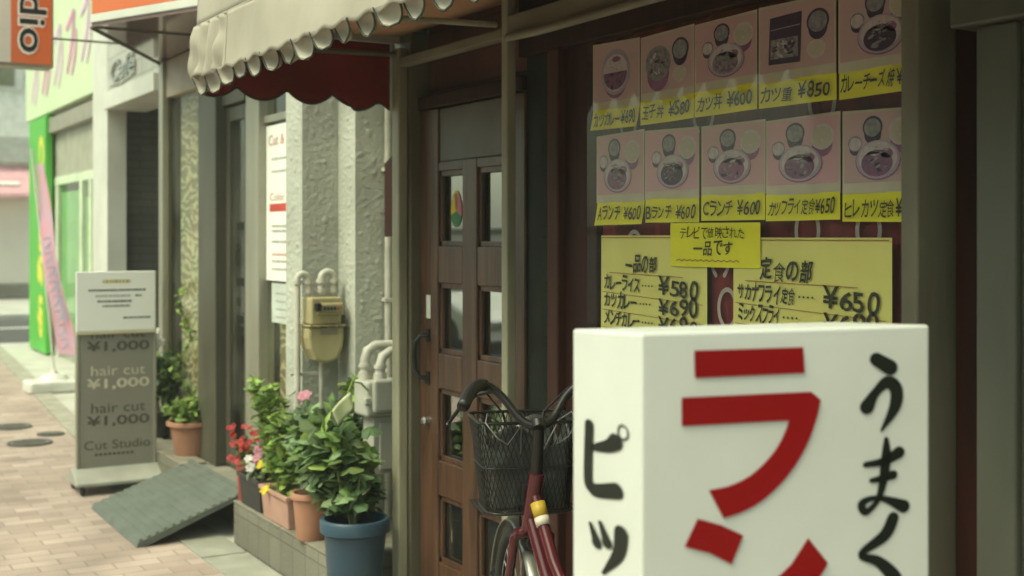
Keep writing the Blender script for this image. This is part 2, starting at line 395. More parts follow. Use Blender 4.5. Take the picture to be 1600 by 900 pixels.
# ================================================================== SETTING
g = MB().box(-90, 110, -60, 140, -.30, -.12).build('ground', ASPH); tag(g, kind='structure')
PL = [(-1.1, -12), (1.71, -12), (1.71, 8.0), (1.90, 9.6), (2.36, 16.4), (2.52, 19.0), (-1.1, 19.0)]
g = MB().prism(PL, .12, (0, 0, -.12)).build('brick_pavement', PAVE); tag(g, kind='structure')
PR = [(1.71, -12), (9, -12), (9, 19.0), (2.52, 19.0), (2.36, 16.4), (1.90, 9.6), (1.71, 8.0)]
g = MB().prism(PR, .116, (0, 0, -.12)).build('concrete_apron', APRON); tag(g, kind='structure')
mb = MB()
edge = [(1.715, 8.0), (1.905, 9.6), (2.365, 16.4), (2.52, 18.9)]
for (a, b), (c, d) in zip(edge, edge[1:]):
    mb.prism([(a, b), (a+.16, b), (c+.16, d), (c, d)], .012, (0, 0, -.002))
g = mb.build('edging_strip', CONC); tag(g, kind='structure')
mb = MB()
for i in range(24):
    y = -5+i*.6
    if y > 8.0: break
    mb.box(1.716, 1.93, y+.004, y+.596, -.002, .004+(.003 if i % 3 == 0 else 0))
g = mb.build('gutter_slabs', mat('gutter_concrete', (.33, .325, .27), (.22, .215, .175), sc=4, rough=.9, bump=.35, bsc=50), bevel=.004); tag(g, kind='structure')
g = MB().box(-1.25, -1.1, -12, 19, -.118, .03).build('kerb', CONC, bevel=.012); tag(g, kind='structure')
g = MB().box(-40, 60, 23.6, 23.85, -.12, -.112).build('road_line', WHITEP); tag(g, kind='structure')
g = MB().box(-40, 60, 26.2, 32.8, -.12, -.02).build('far_pavement', APRON); tag(g, kind='structure')

for x, y, r, lb in ((1.60, 10.55, .15, 'farthest dark round manhole cover in the brick paving'), (1.59, 9.66, .155, 'nearest and widest dark manhole cover in the brick paving'), (1.80, 10.02, .10, 'small dark inspection cover between the two manhole covers')):
    t = thing('manhole_cover', (x, y, 0), lb, 'manhole cover', 'covers in the brick paving')
    mb = MB().lathe([(0.001, .010), (r*.86, .010), (r*.88, .006)], (x, y, 0), 32)
    for k in range(-3, 4):
        L = math.sqrt(max(0, (r*.75)**2-(k*r*.22)**2)); mb.box(x-L, x+L, y+k*r*.22-.006, y+k*r*.22+.006, .010, .014)
    mb.build('lid', mat('cover_iron', (.17, .16, .135), (.12, .115, .095), sc=12, rough=.7), t)
    MB().lathe([(r*.89, .006), (r*.90, .012), (r, .012), (r*1.01, .002)], (x, y, 0), 32).build('rim', ASPH, t)

# ================================================================== DINER
D = thing('diner_building', (2.1, 3.2, 0), 'old diner front with olive posts, wooden door and a window full of menus', 'building')
MB().box(2.10, 2.14, 4.475, 4.54, .02, 2.24).build('post', OLIVE, D, bevel=.006)
MB().box(2.10, 2.135, 3.63, 3.67, .02, 2.30).build('post', OLIVE, D, bevel=.005)
MB().box(2.10, 2.25, 1.885, 1.932, .02, 2.9).build('post', mat('shaded_post_paint', (.16, .15, .105), (.11, .10, .07), sc=7, st=(1, 1, .3), rough=.6, bump=.2), D, bevel=.006)  # darker copy of the olive paint: shade at this end put into the colour
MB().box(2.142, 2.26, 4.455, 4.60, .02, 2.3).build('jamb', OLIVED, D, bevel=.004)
MB().box(2.26, 4.6, 4.48, 4.58, 0, 6).build('side_wall', CREAMW, D)
MB().box(2.10, 2.145, 3.671, 4.474, 2.165, 2.20).build('transom_beam', RAIL, D, bevel=.005)
mb = MB().box(2.225, 2.30, 3.0, 4.455, 2.02, 2.9); mb.build('tiled_transom', TILEB, D)
MB().box(2.17, 2.224, 3.66, 4.454, 1.995, 2.045).build('door_head', MAROON, D, bevel=.004)
# long rail with a gutter lip over the window
MB().box(2.098, 2.15, 1.933, 3.629, 2.165, 2.235).build('window_rail', RAIL, D, bevel=.006)
mb = MB()
mb.tube([(2.085, 3.60, 2.158), (2.08, 3.4, 2.150), (2.085, 2.8, 2.156), (2.088, 1.94, 2.158)], .014, 10)
mb.build('conduit', RAIL, D, smooth=True)
MB().box(2.16, 2.26, 1.933, 3.66, 2.105, 2.42).build('window_header', MAROON, D, bevel=.004)
MB().box(2.19, 2.24, 3.47, 3.655, .02, 2.104).build('side_panel', DARKP, D, bevel=.003)
mb = MB()
for k in range(9): mb.box(2.184, 2.192, 3.49, 3.545, .45+k*.18, .60+k*.18)
mb.build('panel_strip', DARKP, D, bevel=.004)
MB().box(2.155, 2.24, 3.405, 3.468, .02, 2.104).build('window_stile', MAROON2, D, bevel=.006)
MB().box(2.185, 2.24, 3.225, 3.404, .02, 2.104).build('inner_stile', MAROON, D, bevel=.004)
MB().box(2.17, 2.26, 1.933, 3.224, .02, .92).build('dado', MAROON, D, bevel=.004)
MB().box(2.140, 2.26, 1.933, 3.224, .921, .955).build('window_sill', MAROON2, D, bevel=.004)
MB().box(2.148, 2.152, 1.934, 3.223, .956, 2.104).build('window_pane', GLASS, D)
mb = MB().box(2.22, 4.6, 1.0, 1.88, 0, 2.9); mb.box(4.5, 4.6, 1.88, 4.48, 0, 2.9); mb.box(2.31, 4.5, 1.88, 4.48, 2.6, 2.7); mb.box(2.262, 4.5, 1.89, 4.47, 0, .12)
mb.build('interior_wall', INTER, D)
MB().box(2.305, 4.6, .6, 4.479, 2.901, 6.2).build('upper_wall', CREAMW, D)
# concrete threshold under the door
MB().box(2.00, 2.26, 3.68, 4.46, 0, .05).build('threshold', CONC, D, bevel=.006)
# door
mb = MB()
DX0, DX1 = 2.18, 2.222
ys = [4.448, 4.296, 4.098, 3.988, 3.79, 3.65]
rows = [(.26, .515), (.648, .922), (1.056, 1.325), (1.464, 1.75)]
for a, b in ((0, 1), (2, 3), (4, 5)): mb.box(DX0, DX1, ys[b], ys[a], .055, 1.785 if a == 2 else 1.99)
zs = [.055, .26, .515, .648, .922, 1.056, 1.325, 1.464, 1.75, 1.785]
for k in range(0, 10, 2):
    for a, b in ((1, 2), (3, 4)): mb.box(DX0+.002, DX1, ys[b], ys[a], zs[k], zs[k+1])
door = mb.build('door', WOOD, D, bevel=.004)
tag(door, 'brown wooden door with eight glass panes')
mb = MB()
for z0, z1 in rows:
    for a, b in ((1, 2), (3, 4)):
        y1, y0 = ys[a], ys[b]; t = .016
        for q in (0, 1):
            tt = t*(q+1)/2; x = DX0+.010+.008*q
            mb.box(x, x+.012, y0, y1, z0, z0+t*(2-q)/2+.004); mb.box(x, x+.012, y0, y1, z1-t*(2-q)/2-.004, z1)
            mb.box(x, x+.012, y0, y0+t*(2-q)/2, z0, z1); mb.box(x, x+.012, y1-t*(2-q)/2, y1, z0, z1)
mb.build('moulding', WOOD, door, bevel=.002)
MB().box(DX0+.008, DX1, ys[4], ys[1], 1.786, 1.988).build('top_panel', GREYP, door, bevel=.003)
for z0, z1 in rows:
    for a, b in ((1, 2), (3, 4)):
        MB().box(DX0+.030, DX0+.034, ys[b]+.002, ys[a]-.002, z0+.002, z1-.002).build('glass_pane', GLASSD, door)
# things fixed on the door
mb = MB().box(DX0-.005, DX0-.0005, 4.352, 4.386, 1.185, 1.275)
mb.box(DX0-.008, DX0-.004, 4.364, 4.374, 1.20, 1.215)
mb.build('lock_plate', WHITEP, door, bevel=.002)
mb = MB().tube([(DX0-.001, 4.375, 1.12), (DX0-.03, 4.385, 1.118), (DX0-.045, 4.40, 1.09), (DX0-.048, 4.405, 1.04), (DX0-.045, 4.40, .985), (DX0-.03, 4.385, .957), (DX0-.001, 4.375, .955)], [.010, .009, .009, .010, .009, .009, .010], 10)
for z in (1.12, .955): mb.box(DX0-.006, DX0-.0003, 4.36, 4.39, z-.025, z+.025)
mb.build('handle', BLACKM, door, smooth=True)
MB().lathe([(.001, -.03), (.012, -.028), (.016, -.02), (.012, -.008), (.014, -.002), (.014, .001)], (DX0, 4.375, .79), 16, axis='x').build('knob', STEEL, door, smooth=True)
# egg shaped sticker with four colours
ex, ey, ez = DX0+.0275, 4.197, 1.605
SY = mat('sticker_yellow', (.62, .44, .01), rough=.5); SP = mat('sticker_pink', (.50, .14, .17), rough=.5); SG = mat('sticker_green', (.03, .16, .04), rough=.5); SO = mat('sticker_brown', (.22, .10, .015), rough=.5)
mb = MB()
def egg(a): return (math.cos(a)*.043*(1-.14*math.sin(a)), math.sin(a)*.068)
for lo, hi, mm in ((70, 200, SY), (-25, 70, SP), (200, 335, SG)):
    p = [egg(R(lo+(hi-lo)*k/14)) for k in range(15)]+[(0, -.008)]
    mb.add([(ex, ey-a, ez+b) for a, b in p], [tuple(range(len(p)))], mm)
mb.add([(ex-.0006, ey-a, ez+b) for a, b in ((-.012, .055), (.006, .058), (.010, .02), (.004, -.005), (-.006, 0))], [(0, 1, 2, 3, 4)], SO)
mb.build('egg_sticker', None, door)

# maroon cloth with pale rings hanging inside the window
C_ = thing('window_curtain', (2.30, 2.5, .96), 'maroon cloth with pale ring print hanging behind the menus', 'curtain')
mb = MB().grid(lambda a, b: (2.192+.007*math.sin(a*70)+.004*math.sin(a*23), 3.20-a*1.26, .98+b*1.12), 90, 6)
mb.build('cloth', CURT, C_, smooth='all')
mb = MB()
for y, z, r in ((3.02, 1.46, .055), (2.63, 1.44, .05), (2.60, 1.31, .05), (2.62, 1.20, .05), (2.30, 1.515, .055), (2.10, 1.515, .05), (2.8, 1.515, .06), (3.05, 1.83, .05), (2.7, 1.84, .06), (2.25, 1.83, .06)):
    pts = [(math.cos(R(k*30-60))*r*.7, math.sin(R(k*30-60))*r) for k in range(11)]
    brush(mb, [(a, b, .012) for a, b in pts], (2.179, y, z), UF, VF)
mb.build('ring_print', RINGM, C_)

# ------------------------------------------------------------------ menus behind the glass
GX = 2.160
DISH_DK = mat('photo_dark_bowl', (.060, .030, .085), (.035, .018, .055), sc=40, rough=.5)
DISH_RIM = mat('photo_rim', (.44, .36, .48), rough=.5)
DISH_RICE = mat('photo_rice', (.58, .49, .53), (.46, .38, .44), sc=60, rough=.5)
DISH_SOUP = mat('photo_soup', (.30, .28, .31), (.18, .17, .21), sc=60, rough=.5)
DISH_MEAT = mat('photo_food', (.25, .095, .21), (.15, .065, .16), sc=55, rough=.5)
DISH_FRY = mat('photo_fried', (.13, .11, .15), (.32, .29, .31), sc=70, rough=.5)
DISH_PUR = mat('photo_purple', (.30, .11, .25), (.22, .08, .19), sc=30, rough=.5)
PINKS = [mat('photo_pink_%s' % n, c, tuple(x*.86 for x in c), sc=2.5, rough=.5) for n, c in (('dusty', (.56, .37, .40)), ('warm', (.60, .36, .40)), ('rosy', (.64, .36, .43)))]
def ell(mb, cx, cz, rx, rz, lay, m, o, half=None):
    a0, a1 = half or (0, 360)
    p = [(cx+rx*math.cos(R(a0+(a1-a0)*k/22)), cz+rz*math.sin(R(a0+(a1-a0)*k/22))) for k in range(22 if not half else 23)]
    mb.add([o+UF*a+VF*b+Vector((-.0003*lay, 0, 0)) for a, b in p], [tuple(range(len(p)))], m)
def bowl(mb, cx, cz, rx, rz, body, rim, fill, o, depth=.7, lay=1):
    ell(mb, cx, cz-rz*depth*.55, rx*.86, rz*1.0, lay, body, o)
    ell(mb, cx, cz, rx, rz, lay+1, rim, o); ell(mb, cx, cz-rz*.04, rx*.84, rz*.82, lay+2, fill, o)
def scraps(mb, cx, cz, rx, rz, n, lay, ms_, o, seed):
    q = random.Random(seed)
    for k in range(n):
        a, r = q.uniform(0, 6.28), math.sqrt(q.random())*.85
        x, z, e = cx+rx*r*math.cos(a), cz+rz*r*math.sin(a), q.uniform(.12, .34)
        an = q.uniform(0, 3.1); pts = [(x+rx*e*(math.cos(t*.9)*math.cos(an)-.5*math.sin(t*.9)*math.sin(an)), z+rz*e*(math.cos(t*.9)*math.sin(an)+.5*math.sin(t*.9)*math.cos(an))) for t in range(7)]
        mb.add([o+UF*p_+VF*b_+Vector((-.0003*lay-.00004*k, 0, 0)) for p_, b_ in pts], [tuple(range(7))], q.choice(ms_))
def dishes(mb, kind, w, h, o):
    P = lambda a, b: (a*w, b*h)
    if kind == 'curry':
        bowl(mb, .5*w, .50*h, .31*w, .40*h, DISH_PUR, DISH_RIM, DISH_RICE, o, .3)
        ell(mb, .5*w, .47*h, .25*w, .28*h, 5, DISH_MEAT, o, (175, 365)); ell(mb, .52*w, .72*h, .09*w, .05*h, 5, DISH_PUR, o); scraps(mb, .5*w, .36*h, .19*w, .17*h, 16, 6, [DISH_MEAT, DISH_DK, DISH_PUR], o, 1); scraps(mb, .5*w, .60*h, .17*w, .08*h, 9, 6, [DISH_RICE, DISH_RIM], o, 2)
    elif kind == 'bowl':
        bowl(mb, .34*w, .50*h, .24*w, .31*h, DISH_PUR, DISH_SOUP, DISH_FRY, o, 1.1)
        bowl(mb, .75*w, .68*h, .15*w, .20*h, DISH_DK, DISH_DK, DISH_SOUP, o, .8); scraps(mb, .34*w, .49*h, .18*w, .20*h, 26, 5, [DISH_FRY, DISH_DK, DISH_SOUP, DISH_RICE], o, 3)
        bowl(mb, .74*w, .26*h, .13*w, .13*h, DISH_RICE, DISH_RICE, CARDW, o, .4)
    elif kind == 'box':
        mb.add([o+UF*a+VF*b+Vector((-.0006, 0, 0)) for a, b in (P(.14, .12), P(.56, .10), P(.58, .86), P(.16, .84))], [(0, 1, 2, 3)], DISH_DK)
        mb.add([o+UF*a+VF*b+Vector((-.0009, 0, 0)) for a, b in (P(.17, .20), P(.53, .19), P(.53, .50), P(.17, .50))], [(0, 1, 2, 3)], DISH_FRY)
        mb.add([o+UF*a+VF*b+Vector((-.0012, 0, 0)) for a, b in (P(.17, .645), P(.56, .66), P(.56, .672), P(.17, .657))], [(0, 1, 2, 3)], DISH_RIM)
        scraps(mb, .35*w, .345*h, .17*w, .14*h, 26, 5, [DISH_RIM, DISH_DK, DISH_RICE, DISH_SOUP], o, 4)
        bowl(mb, .78*w, .66*h, .14*w, .19*h, DISH_DK, DISH_DK, DISH_SOUP, o, .8)
        bowl(mb, .76*w, .26*h, .12*w, .13*h, DISH_RICE, DISH_RICE, CARDW, o, .4)
    else:
        food = {'a': DISH_MEAT, 'b': DISH_DK, 'c': DISH_PUR, 'd': DISH_MEAT, 'e': DISH_DK, 'f': DISH_FRY}[kind]
        s = {'a': -.04, 'b': .03, 'c': .0, 'd': -.02, 'e': .05, 'f': .02}[kind]
        bowl(mb, (.20+s)*w, .57*h, .095*w, .115*h, DISH_DK, DISH_SOUP, DISH_RICE, o, .9)
        bowl(mb, (.43+s)*w, .79*h, .13*w, .16*h, DISH_DK, DISH_DK, DISH_SOUP, o, 1.0)
        bowl(mb, (.78+s*.5)*w, .70*h, .155*w, .195*h, DISH_PUR, DISH_RICE, CARDW, o, 1.0)
        ell(mb, (.50+s)*w, .31*h, .295*w, .285*h, 4, DISH_PUR, o); ell(mb, (.50+s)*w, .325*h, .285*w, .275*h, 4.5, DISH_RIM, o); ell(mb, (.50+s)*w, .34*h, .25*w, .24*h, 5, DISH_RICE, o)
        ell(mb, (.49+s)*w, .27*h, .205*w, .19*h, 6, food, o); ell(mb, (.62+s)*w, .40*h, .08*w, .07*h, 6, DISH_PUR, o); ell(mb, (.42+s)*w, .44*h, .12*w, .06*h, 6, DISH_RICE, o)
        q = random.Random(int(w*1e5)); scraps(mb, (.49+s)*w, .24*h, .17*w, .15*h, 22, 7, [food, food, DISH_DK, DISH_MEAT, DISH_SOUP], o, int(w*1e5)); scraps(mb, (.50+s)*w, .44*h, .19*w, .07*h, 14, 7, [DISH_RICE, DISH_RIM, DISH_SOUP, DISH_FRY], o, int(h*1e5)); scraps(mb, (.43+s)*w, .785*h, .08*w, .09*h, 7, 6, [DISH_SOUP, DISH_RIM], o, 5); scraps(mb, (.78+s*.5)*w, .69*h, .10*w, .11*h, 8, 6, [CARDW, DISH_RICE], o, 6)
G1 = 'photo menu cards in the window'
cards = [  # y_left, width, z_bottom, z_split, z_top, tilt, text, kind, pink, label
    (3.208, .242, 1.823, 1.882, 2.082, 'カツカレー¥690', 'curry', 0, 'menu card with one plate of curry, leftmost in the upper row'),
    (2.963, .247, 1.823, 1.888, 2.078, '玉子丼 ¥580', 'bowl', 0, 'upper menu card showing an egg bowl beside a black soup bowl'),
    (2.713, .253, 1.825, 1.892, 2.078, 'カツ丼 ¥600', 'f', 1, 'upper menu card with four dishes between the egg bowl and the lacquer box'),
    (2.456, .272, 1.825, 1.888, 2.080, 'カツ重 ¥850', 'box', 0, 'menu card showing a dark rectangular lacquer box of food'),
    (2.176, .242, 1.823, 1.884, 2.074, 'カレーチーズ焼 ¥700', 'e', 0, 'rightmost upper menu card cut by the window post'),
    (3.190, .245, 1.536, 1.602, 1.808, 'Aランチ ¥600', 'a', 1, 'menu card whose yellow strip reads A lunch'),
    (2.941, .247, 1.540, 1.606, 1.802, 'Bランチ ¥600', 'b', 2, 'menu card whose yellow strip reads B lunch'),
    (2.686, .256, 1.543, 1.610, 1.798, 'Cランチ ¥600', 'c', 1, 'menu card whose yellow strip reads C lunch'),
    (2.427, .258, 1.540, 1.604, 1.794, 'カツフライ定食¥650', 'd', 2, 'lower menu card with a large mauve cutlet right of the C lunch'),
    (2.164, .232, 1.534, 1.600, 1.790, 'ヒレカツ定食¥850', 'd', 0, 'rightmost lower menu card beside the window post')]
for i, (yl, w, zb, zs_, zt, tx, kind, pk, lb) in enumerate(cards):
    x = GX+.001*(i % 2)
    t = thing('menu_card', (x, yl-w/2, zb), lb, 'menu card', G1)
    o = Vector((x, yl, zs_)); h = zt-zs_
    dz = (-.004, .003, .002, -.002, .003, .003, -.003, 0, .002, -.004)[i]
    mb = MB()
    mb.add([o, o+UF*w, o+UF*w+VF*(h+dz), o+VF*(h-dz)], [(0, 1, 2, 3)], CARDW)
    e = .006; o2 = o+Vector((-.0004, 0, .024))
    mb.add([o2+UF*e, o2+UF*(w-e), o2+UF*(w-e)+VF*(h-.024-e+dz*.8), o2+UF*e+VF*(h-.024-e-dz*.8)], [(0, 1, 2, 3)], PINKS[pk])
    dishes(mb, kind, w, h-.03, o2+Vector((-.0003, 0, 0)))
    mb.build('photo_print', None, t, fix=False)
    st = MB(); curl = .010 if i in (5, 0) else .0
    st.grid(lambda a, b: (x+.001-curl*(1-b)**2*.5-.002*math.sin(a*7+i), yl+curl*(1-b)-a*(w-.001), zb+b*(zs_-zb+.002)+dz*(a-.5)*.8), 8, 4)
    strip = st.build('price_strip', YELB, t, smooth='all')
    lm = MB()
    hand(lm, tx, (x-.0062, yl-.012, zb+.013+dz*.4), UF+VF*dz*3, VF, w*(.90 if i not in (4, 9) else .98), .038, PEN, seed=i, bold=.014)
    lm.build('lettering', PEN, strip, fix=False)
# two hand written price lists
def plist(yl, yr, zt, zb, title, rows_, lb, ruleslope, lx):
    x = GX+.0035; w = yl-yr
    t = thing('price_list', (x, (yl+yr)/2, zb), lb, 'price list', 'hand written price lists in the window')
    sh = MB().grid(lambda a, b: (x-.003*math.sin(a*5+1)*(1-b), yl-a*w, zb+b*(zt-zb)), 10, 6).build('sheet', YEL, t, smooth='all')
    lm = MB(); o = Vector((x-.0045, yl, zt))
    rule(lm, .005, -.006, w-.005, -.006, .0022, o, UF, VF, REDPEN)
    rule(lm, .05, -.111, w-.10, -.116, .002, o, UF, VF, REDPEN)
    tw, tx0 = lx
    hand(lm, title, o+UF*tx0+VF*(-.110), UF, VF, tw, .054, PEN, seed=3, bold=.024)
    for k, (a, dots, p, aw) in enumerate(rows_):
        z = -.163-.053*k; sl = ruleslope
        hand(lm, a, o+UF*.02+VF*(z+.002), UF+VF*sl, VF, aw*1.1, .045, PEN, seed=k+5, bold=.022)
        if dots:
            for q in range(4):
                rule(lm, .02+aw*1.1+.012+q*.015, z+.018, .02+aw*1.1+.018+q*.015, z+.018, .005, o, UF, VF, PEN)
        if p: hand(lm, p, o+UF*(w-.215)+VF*(z-.006), UF+VF*sl, VF, .185, .050, PEN, seed=k+9, bold=.016, shear=.0)
        rule(lm, .012, z-.006, w-.012, z-.006+sl*w*1.3, .0016, o, UF, VF, REDPEN)
    lm.build('lettering', PEN, sh, fix=False)
plist(3.168, 2.665, 1.504, 1.05, '一品の部', [('カレーライス', 1, '¥580', .165), ('カツカレー', 1, '¥690', .155), ('メンチカレー', 1, '¥690', .165), ('ハヤシライス', 1, '¥650', .165)],
      'yellow hand written price list with curry dishes, left of the two', -.03, (.155, .13))
plist(2.556, 2.014, 1.498, 1.05, '定食の部', [('サカナフライ定食', 1, '¥650', .195), ('ミックスフライ', 1, '¥690', .145), ('ハンバーグ', 1, '¥690', .12)],
      'yellow hand written price list headed set meals, right of the two', -.028, (.19, .105))
t = thing('small_notice', (GX-.004, 2.63, 1.418), 'small bright yellow note overlapping both price lists', 'notice')
x = GX-.003
sh = MB().grid(lambda a, b: (x-.002*math.sin(a*4), 2.817-a*.370, 1.418+b*.120+.003*a*(1-2*b)*.5), 8, 3).build('sheet', YELB, t, smooth='all')
lm = MB(); o = Vector((x-.0035, 2.817, 1.418))
hand(lm, 'テレビで放映された', o+UF*.045+VF*.078, UF, VF, .27, .030, PEN, seed=2, bold=.0)
hand(lm, '一品です', o+UF*.105+VF*.032, UF, VF, .165, .036, PEN, seed=4, bold=.012)
brush(lm, [(.03+k*.012, .016+.004*(k % 2), .0022) for k in range(23)], o, UF, VF, REDPEN, False)
lm.build('lettering', PEN, sh, fix=False)

# ================================================================== AWNING
A = thing('shop_awning', (1.33, 3.0, 2.0), 'beige canvas awning with scalloped edge over the diner front', 'awning')
Y0, Y1, XA = .9, 4.56, 1.33
def wr(y, z): return .010*mnoise.noise(Vector((y*2.2, z*3, .3)))+.006*mnoise.noise(Vector((y*7, z*5, 4)))
prof = [(XA, 2.265), (XA+.006, 2.40), (XA+.022, 2.58), (XA+.09, 2.78), (XA+.23, 2.95), (XA+.45, 3.05), (2.30, 3.10)]
def canopy(a, b):
    q = b*(len(prof)-1); i = min(int(q), len(prof)-2); f = q-i
    x = prof[i][0]*(1-f)+prof[i+1][0]*f; z = prof[i][1]*(1-f)+prof[i+1][1]*f; y = Y0+a*(Y1-Y0)
    return (x+wr(y, z)*.6, y, z)
MB().grid(canopy, 120, 30).build('canopy', BEIGE, A, smooth='all', thick=.004)
mb = MB().prism([(p[0]+.003, p[1]) for p in prof]+[(2.30, 2.267)], .004, (0, Y1-.003, 0), (1, 0, 0), (0, 0, 1)); mb.build('end_panel', BEIGE, A)
def val(a, b):
    y = Y0+a*(Y1-Y0); z = 2.070+b*(.192-.0)
    cr = max(0, min(1, (y-4.17)/.06))          # the last bay of the valance is crumpled
    x = XA-.010+wr(y, z)*.7*(1-b*.5)-.012*(1-b)+cr*(.020*math.sin(y*62+z*14+2*mnoise.noise(Vector((y*5, z*5, 7))))*(1-b*.75)+.020*mnoise.noise(Vector((y*17, z*12, 2))))
    z += .006*math.sin(y*42.7)*(1-b)
    return (x, y, z)
MB().grid(val, 260, 14).build('front_valance', BEIGE, A, smooth='all', thick=.003)
mb = MB(); mb.tube([(XA-.004, Y0, 2.264), (XA-.004, Y1, 2.264)], .006, 8); mb.build('seam_piping', BEIGE, A, smooth=True)
MB().tube([(XA-.020, 4.17, 2.085), (XA-.014, 4.17, 2.18), (XA-.010, 4.17, 2.262)], .0035, 6).build('seam_piping', BEIGE, A, smooth=True)
PT = .147; tabs = MB(); bind = MB()
yy = Y1-.075
while yy > Y0+.1:
    hw = PT*.405; H = .062 if yy < 4.2 else .075
    ro = rng.uniform(-1.6, 1.6); H *= rng.uniform(.88, 1.12); cz_ = rng.uniform(.6, 1.3)
    def tab(a, b, yc=yy, hw=hw, H=H, ro=ro):
        s = (a-.5)*2
        wdt = hw*(1-.10*b)*math.sqrt(max(0.0, 1-(max(0, b-.25)/.75)**2.2)) if b < 1 else 0.0
        cup = cz_*.030*math.sin(b*2.5)*(1-.75*s*s)+.010*b
        return (XA-.020+wr(yc, 2.07)*.7+cup+.006*ro*s-.012*max(0, b-.75)*4*(1-s*s), yc+s*wdt, 2.080-H*b)
    tabs.grid(tab, 10, 9)
    e = [tab(0, b/9) for b in range(9)]+[tab(.5, .995)]+[tab(1, b/9) for b in range(8, -1, -1)]
    bind.tube(e, .0032, 6)
    yy -= PT
t_ = tabs.build('scallop_edge', BEIGE, A, smooth='all', thick=.0015)
bind.build('edge_binding', TRIM, t_, smooth='all')
# red side valance, seen from inside
def sidev(a, b):
    x = XA+a*(2.095-XA)
    ph = (x-1.382)/.19
    zl = 2.062-.046*abs(math.cos(math.pi*ph))**.8*(1 if x < 1.95 else 1) - .014*a
    if x > 1.93: zl = min(zl, 2.045-.012*(x-1.93)/.16)-.012
    z = zl+(2.262-zl)*b
    return (x, Y1-.012+.007*math.sin(x*18)*(1-b), z)
MB().grid(sidev, 60, 6).build('side_valance', REDCLOTH, A, smooth='all', thick=.004)
mb = MB(); e = [sidev(k/60, 0) for k in range(61)]; mb.tube(e, .004, 6); mb.build('side_binding', TRIM, A, smooth='all')
mb = MB().grid(lambda a, b: (XA+.012+b*.80, Y0+a*(Y1-.02-Y0), 2.245+.018*math.sin(b*math.pi)*math.cos(a*18)+.05*b), 80, 8); mb.build('lining', LINING, A, smooth='all', thick=.003)
for y in (4.50, 3.70, 2.6, 1.6):
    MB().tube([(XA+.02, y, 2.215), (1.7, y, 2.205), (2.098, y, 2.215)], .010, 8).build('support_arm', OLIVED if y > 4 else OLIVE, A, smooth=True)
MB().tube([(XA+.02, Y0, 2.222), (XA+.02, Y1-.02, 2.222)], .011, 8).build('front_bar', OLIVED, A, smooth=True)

# ================================================================== STAND SIGN (white light box)
BX, BY = 1.036, 1.42
fd = Vector((.98396, -.17836, 0)); ld = Vector((.17836, .98396, 0)); up = Vector((0, 0, 1))
FW, LW, ZT = .485, .245, 1.3665
N0 = Vector((BX, BY, 0))
SG_ = thing('stand_sign', N0+fd*FW/2+ld*LW/2, 'white box sign on the pavement with large red and black lettering', 'sign')
mb = MB().prism([(0, 0), (FW, 0), (FW, LW), (0, LW)], ZT-.16, N0+up*.16, fd, ld)
for p in mb.v[6:8]: p.z -= .011      # the lid falls slightly to the back
body = mb.build('light_box', BOXW, SG_, bevel=.005, seg=3)
mb = MB().prism([(-.006, -.006), (FW+.006, -.006), (FW+.006, LW+.006), (-.006, LW+.006)], .05, N0+up*.11, fd, ld); mb.build('base_frame', STEEL, SG_, bevel=.004)
for a in (.05, FW-.05):
    mb = MB().prism([(a-.02, -.06), (a+.02, -.06), (a+.02, LW+.06), (a-.02, LW+.06)], .03, N0+up*.075, fd, ld)
    mb.build('foot_bar', STEEL, SG_, bevel=.004)
    for b in (-.04, LW+.04):
        c = N0+fd*a+ld*b
        MB().lathe([(.001, -.017), (.028, -.017), (.035, -.008), (.035, .008), (.028, .017), (.001, .017)], c+up*.038, 18, axis='x').build('caster', RUBBER, SG_, smooth=True)
fo = N0-ld*.0016
def curved(pts, *runs):
    out = []; i = 0
    for a, b in runs:
        out += pts[i:a]+spline(pts[a:b], 6); i = b
    return out+pts[i:]
def fpoly(mb, pts, m, o, u):
    if len(pts) == 18: pts = curved(pts, (3, 10), (10, 17))
    if len(pts) == 10: pts = curved(pts, (1, 6), (6, 10))
    mb.prism(pts, .0010, o, u, up, m)
mb = MB()
for p in ([(.0824, 1.3396), (.2599, 1.3392), (.2624, 1.3017), (.0833, 1.3013)],
          [(.0626, 1.2743), (.2738, 1.2736), (.2897, 1.2614), (.2847, 1.2403), (.2723, 1.2089), (.2525, 1.176), (.2256, 1.146), (.1917, 1.121), (.1582, 1.1067), (.1289, 1.1006), (.1056, 1.1416), (.1393, 1.1455), (.1725, 1.1579), (.2013, 1.1791), (.2207, 1.2012), (.2329, 1.2237), (.2363, 1.2341), (.0626, 1.2346)],
          [(.0879, 1.1025), (.1252, 1.0905), (.1606, 1.0731), (.1417, 1.034), (.1065, 1.0528), (.0672, 1.0651)],
          [(.2688, 1.0601), (.3022, 1.021), (.2847, .9991), (.2501, .9705), (.2013, .948), (.1535, .9363), (.1322, .9759), (.1773, .9881), (.211, 1.0038), (.2403, 1.0244)]):
    fpoly(mb, p, None, fo, fd)
mb.build('red_lettering', SIGNRED, body)
q = 4.05e-4
mb = MB()
def bs(pts, ws, o=fo, u=fd, asp=1.15): brush(mb, [(a, b, w*q*1.3) for (a, b), w in zip(pts, ws)], o, u, up, asp=asp)
bs([(.3870, 1.3175), (.4122, 1.3041)], [38, 44])
bs([(.3708, 1.247), (.3862, 1.268), (.407, 1.2824), (.4227, 1.2708), (.42, 1.2447), (.3966, 1.2109)], [42, 26, 36, 38, 34, 8])
bs([(.3682, 1.1613), (.4018, 1.1648), (.4279, 1.1764)], [16, 24, 34])
bs([(.405, 1.1973), (.4044, 1.1669), (.3966, 1.1238), (.3862, 1.1027), (.3682, 1.091), (.3615, 1.1023), (.3759, 1.11), (.4018, 1.1081), (.4358, 1.0948)], [14, 30, 22, 16, 20, 24, 16, 18, 38])
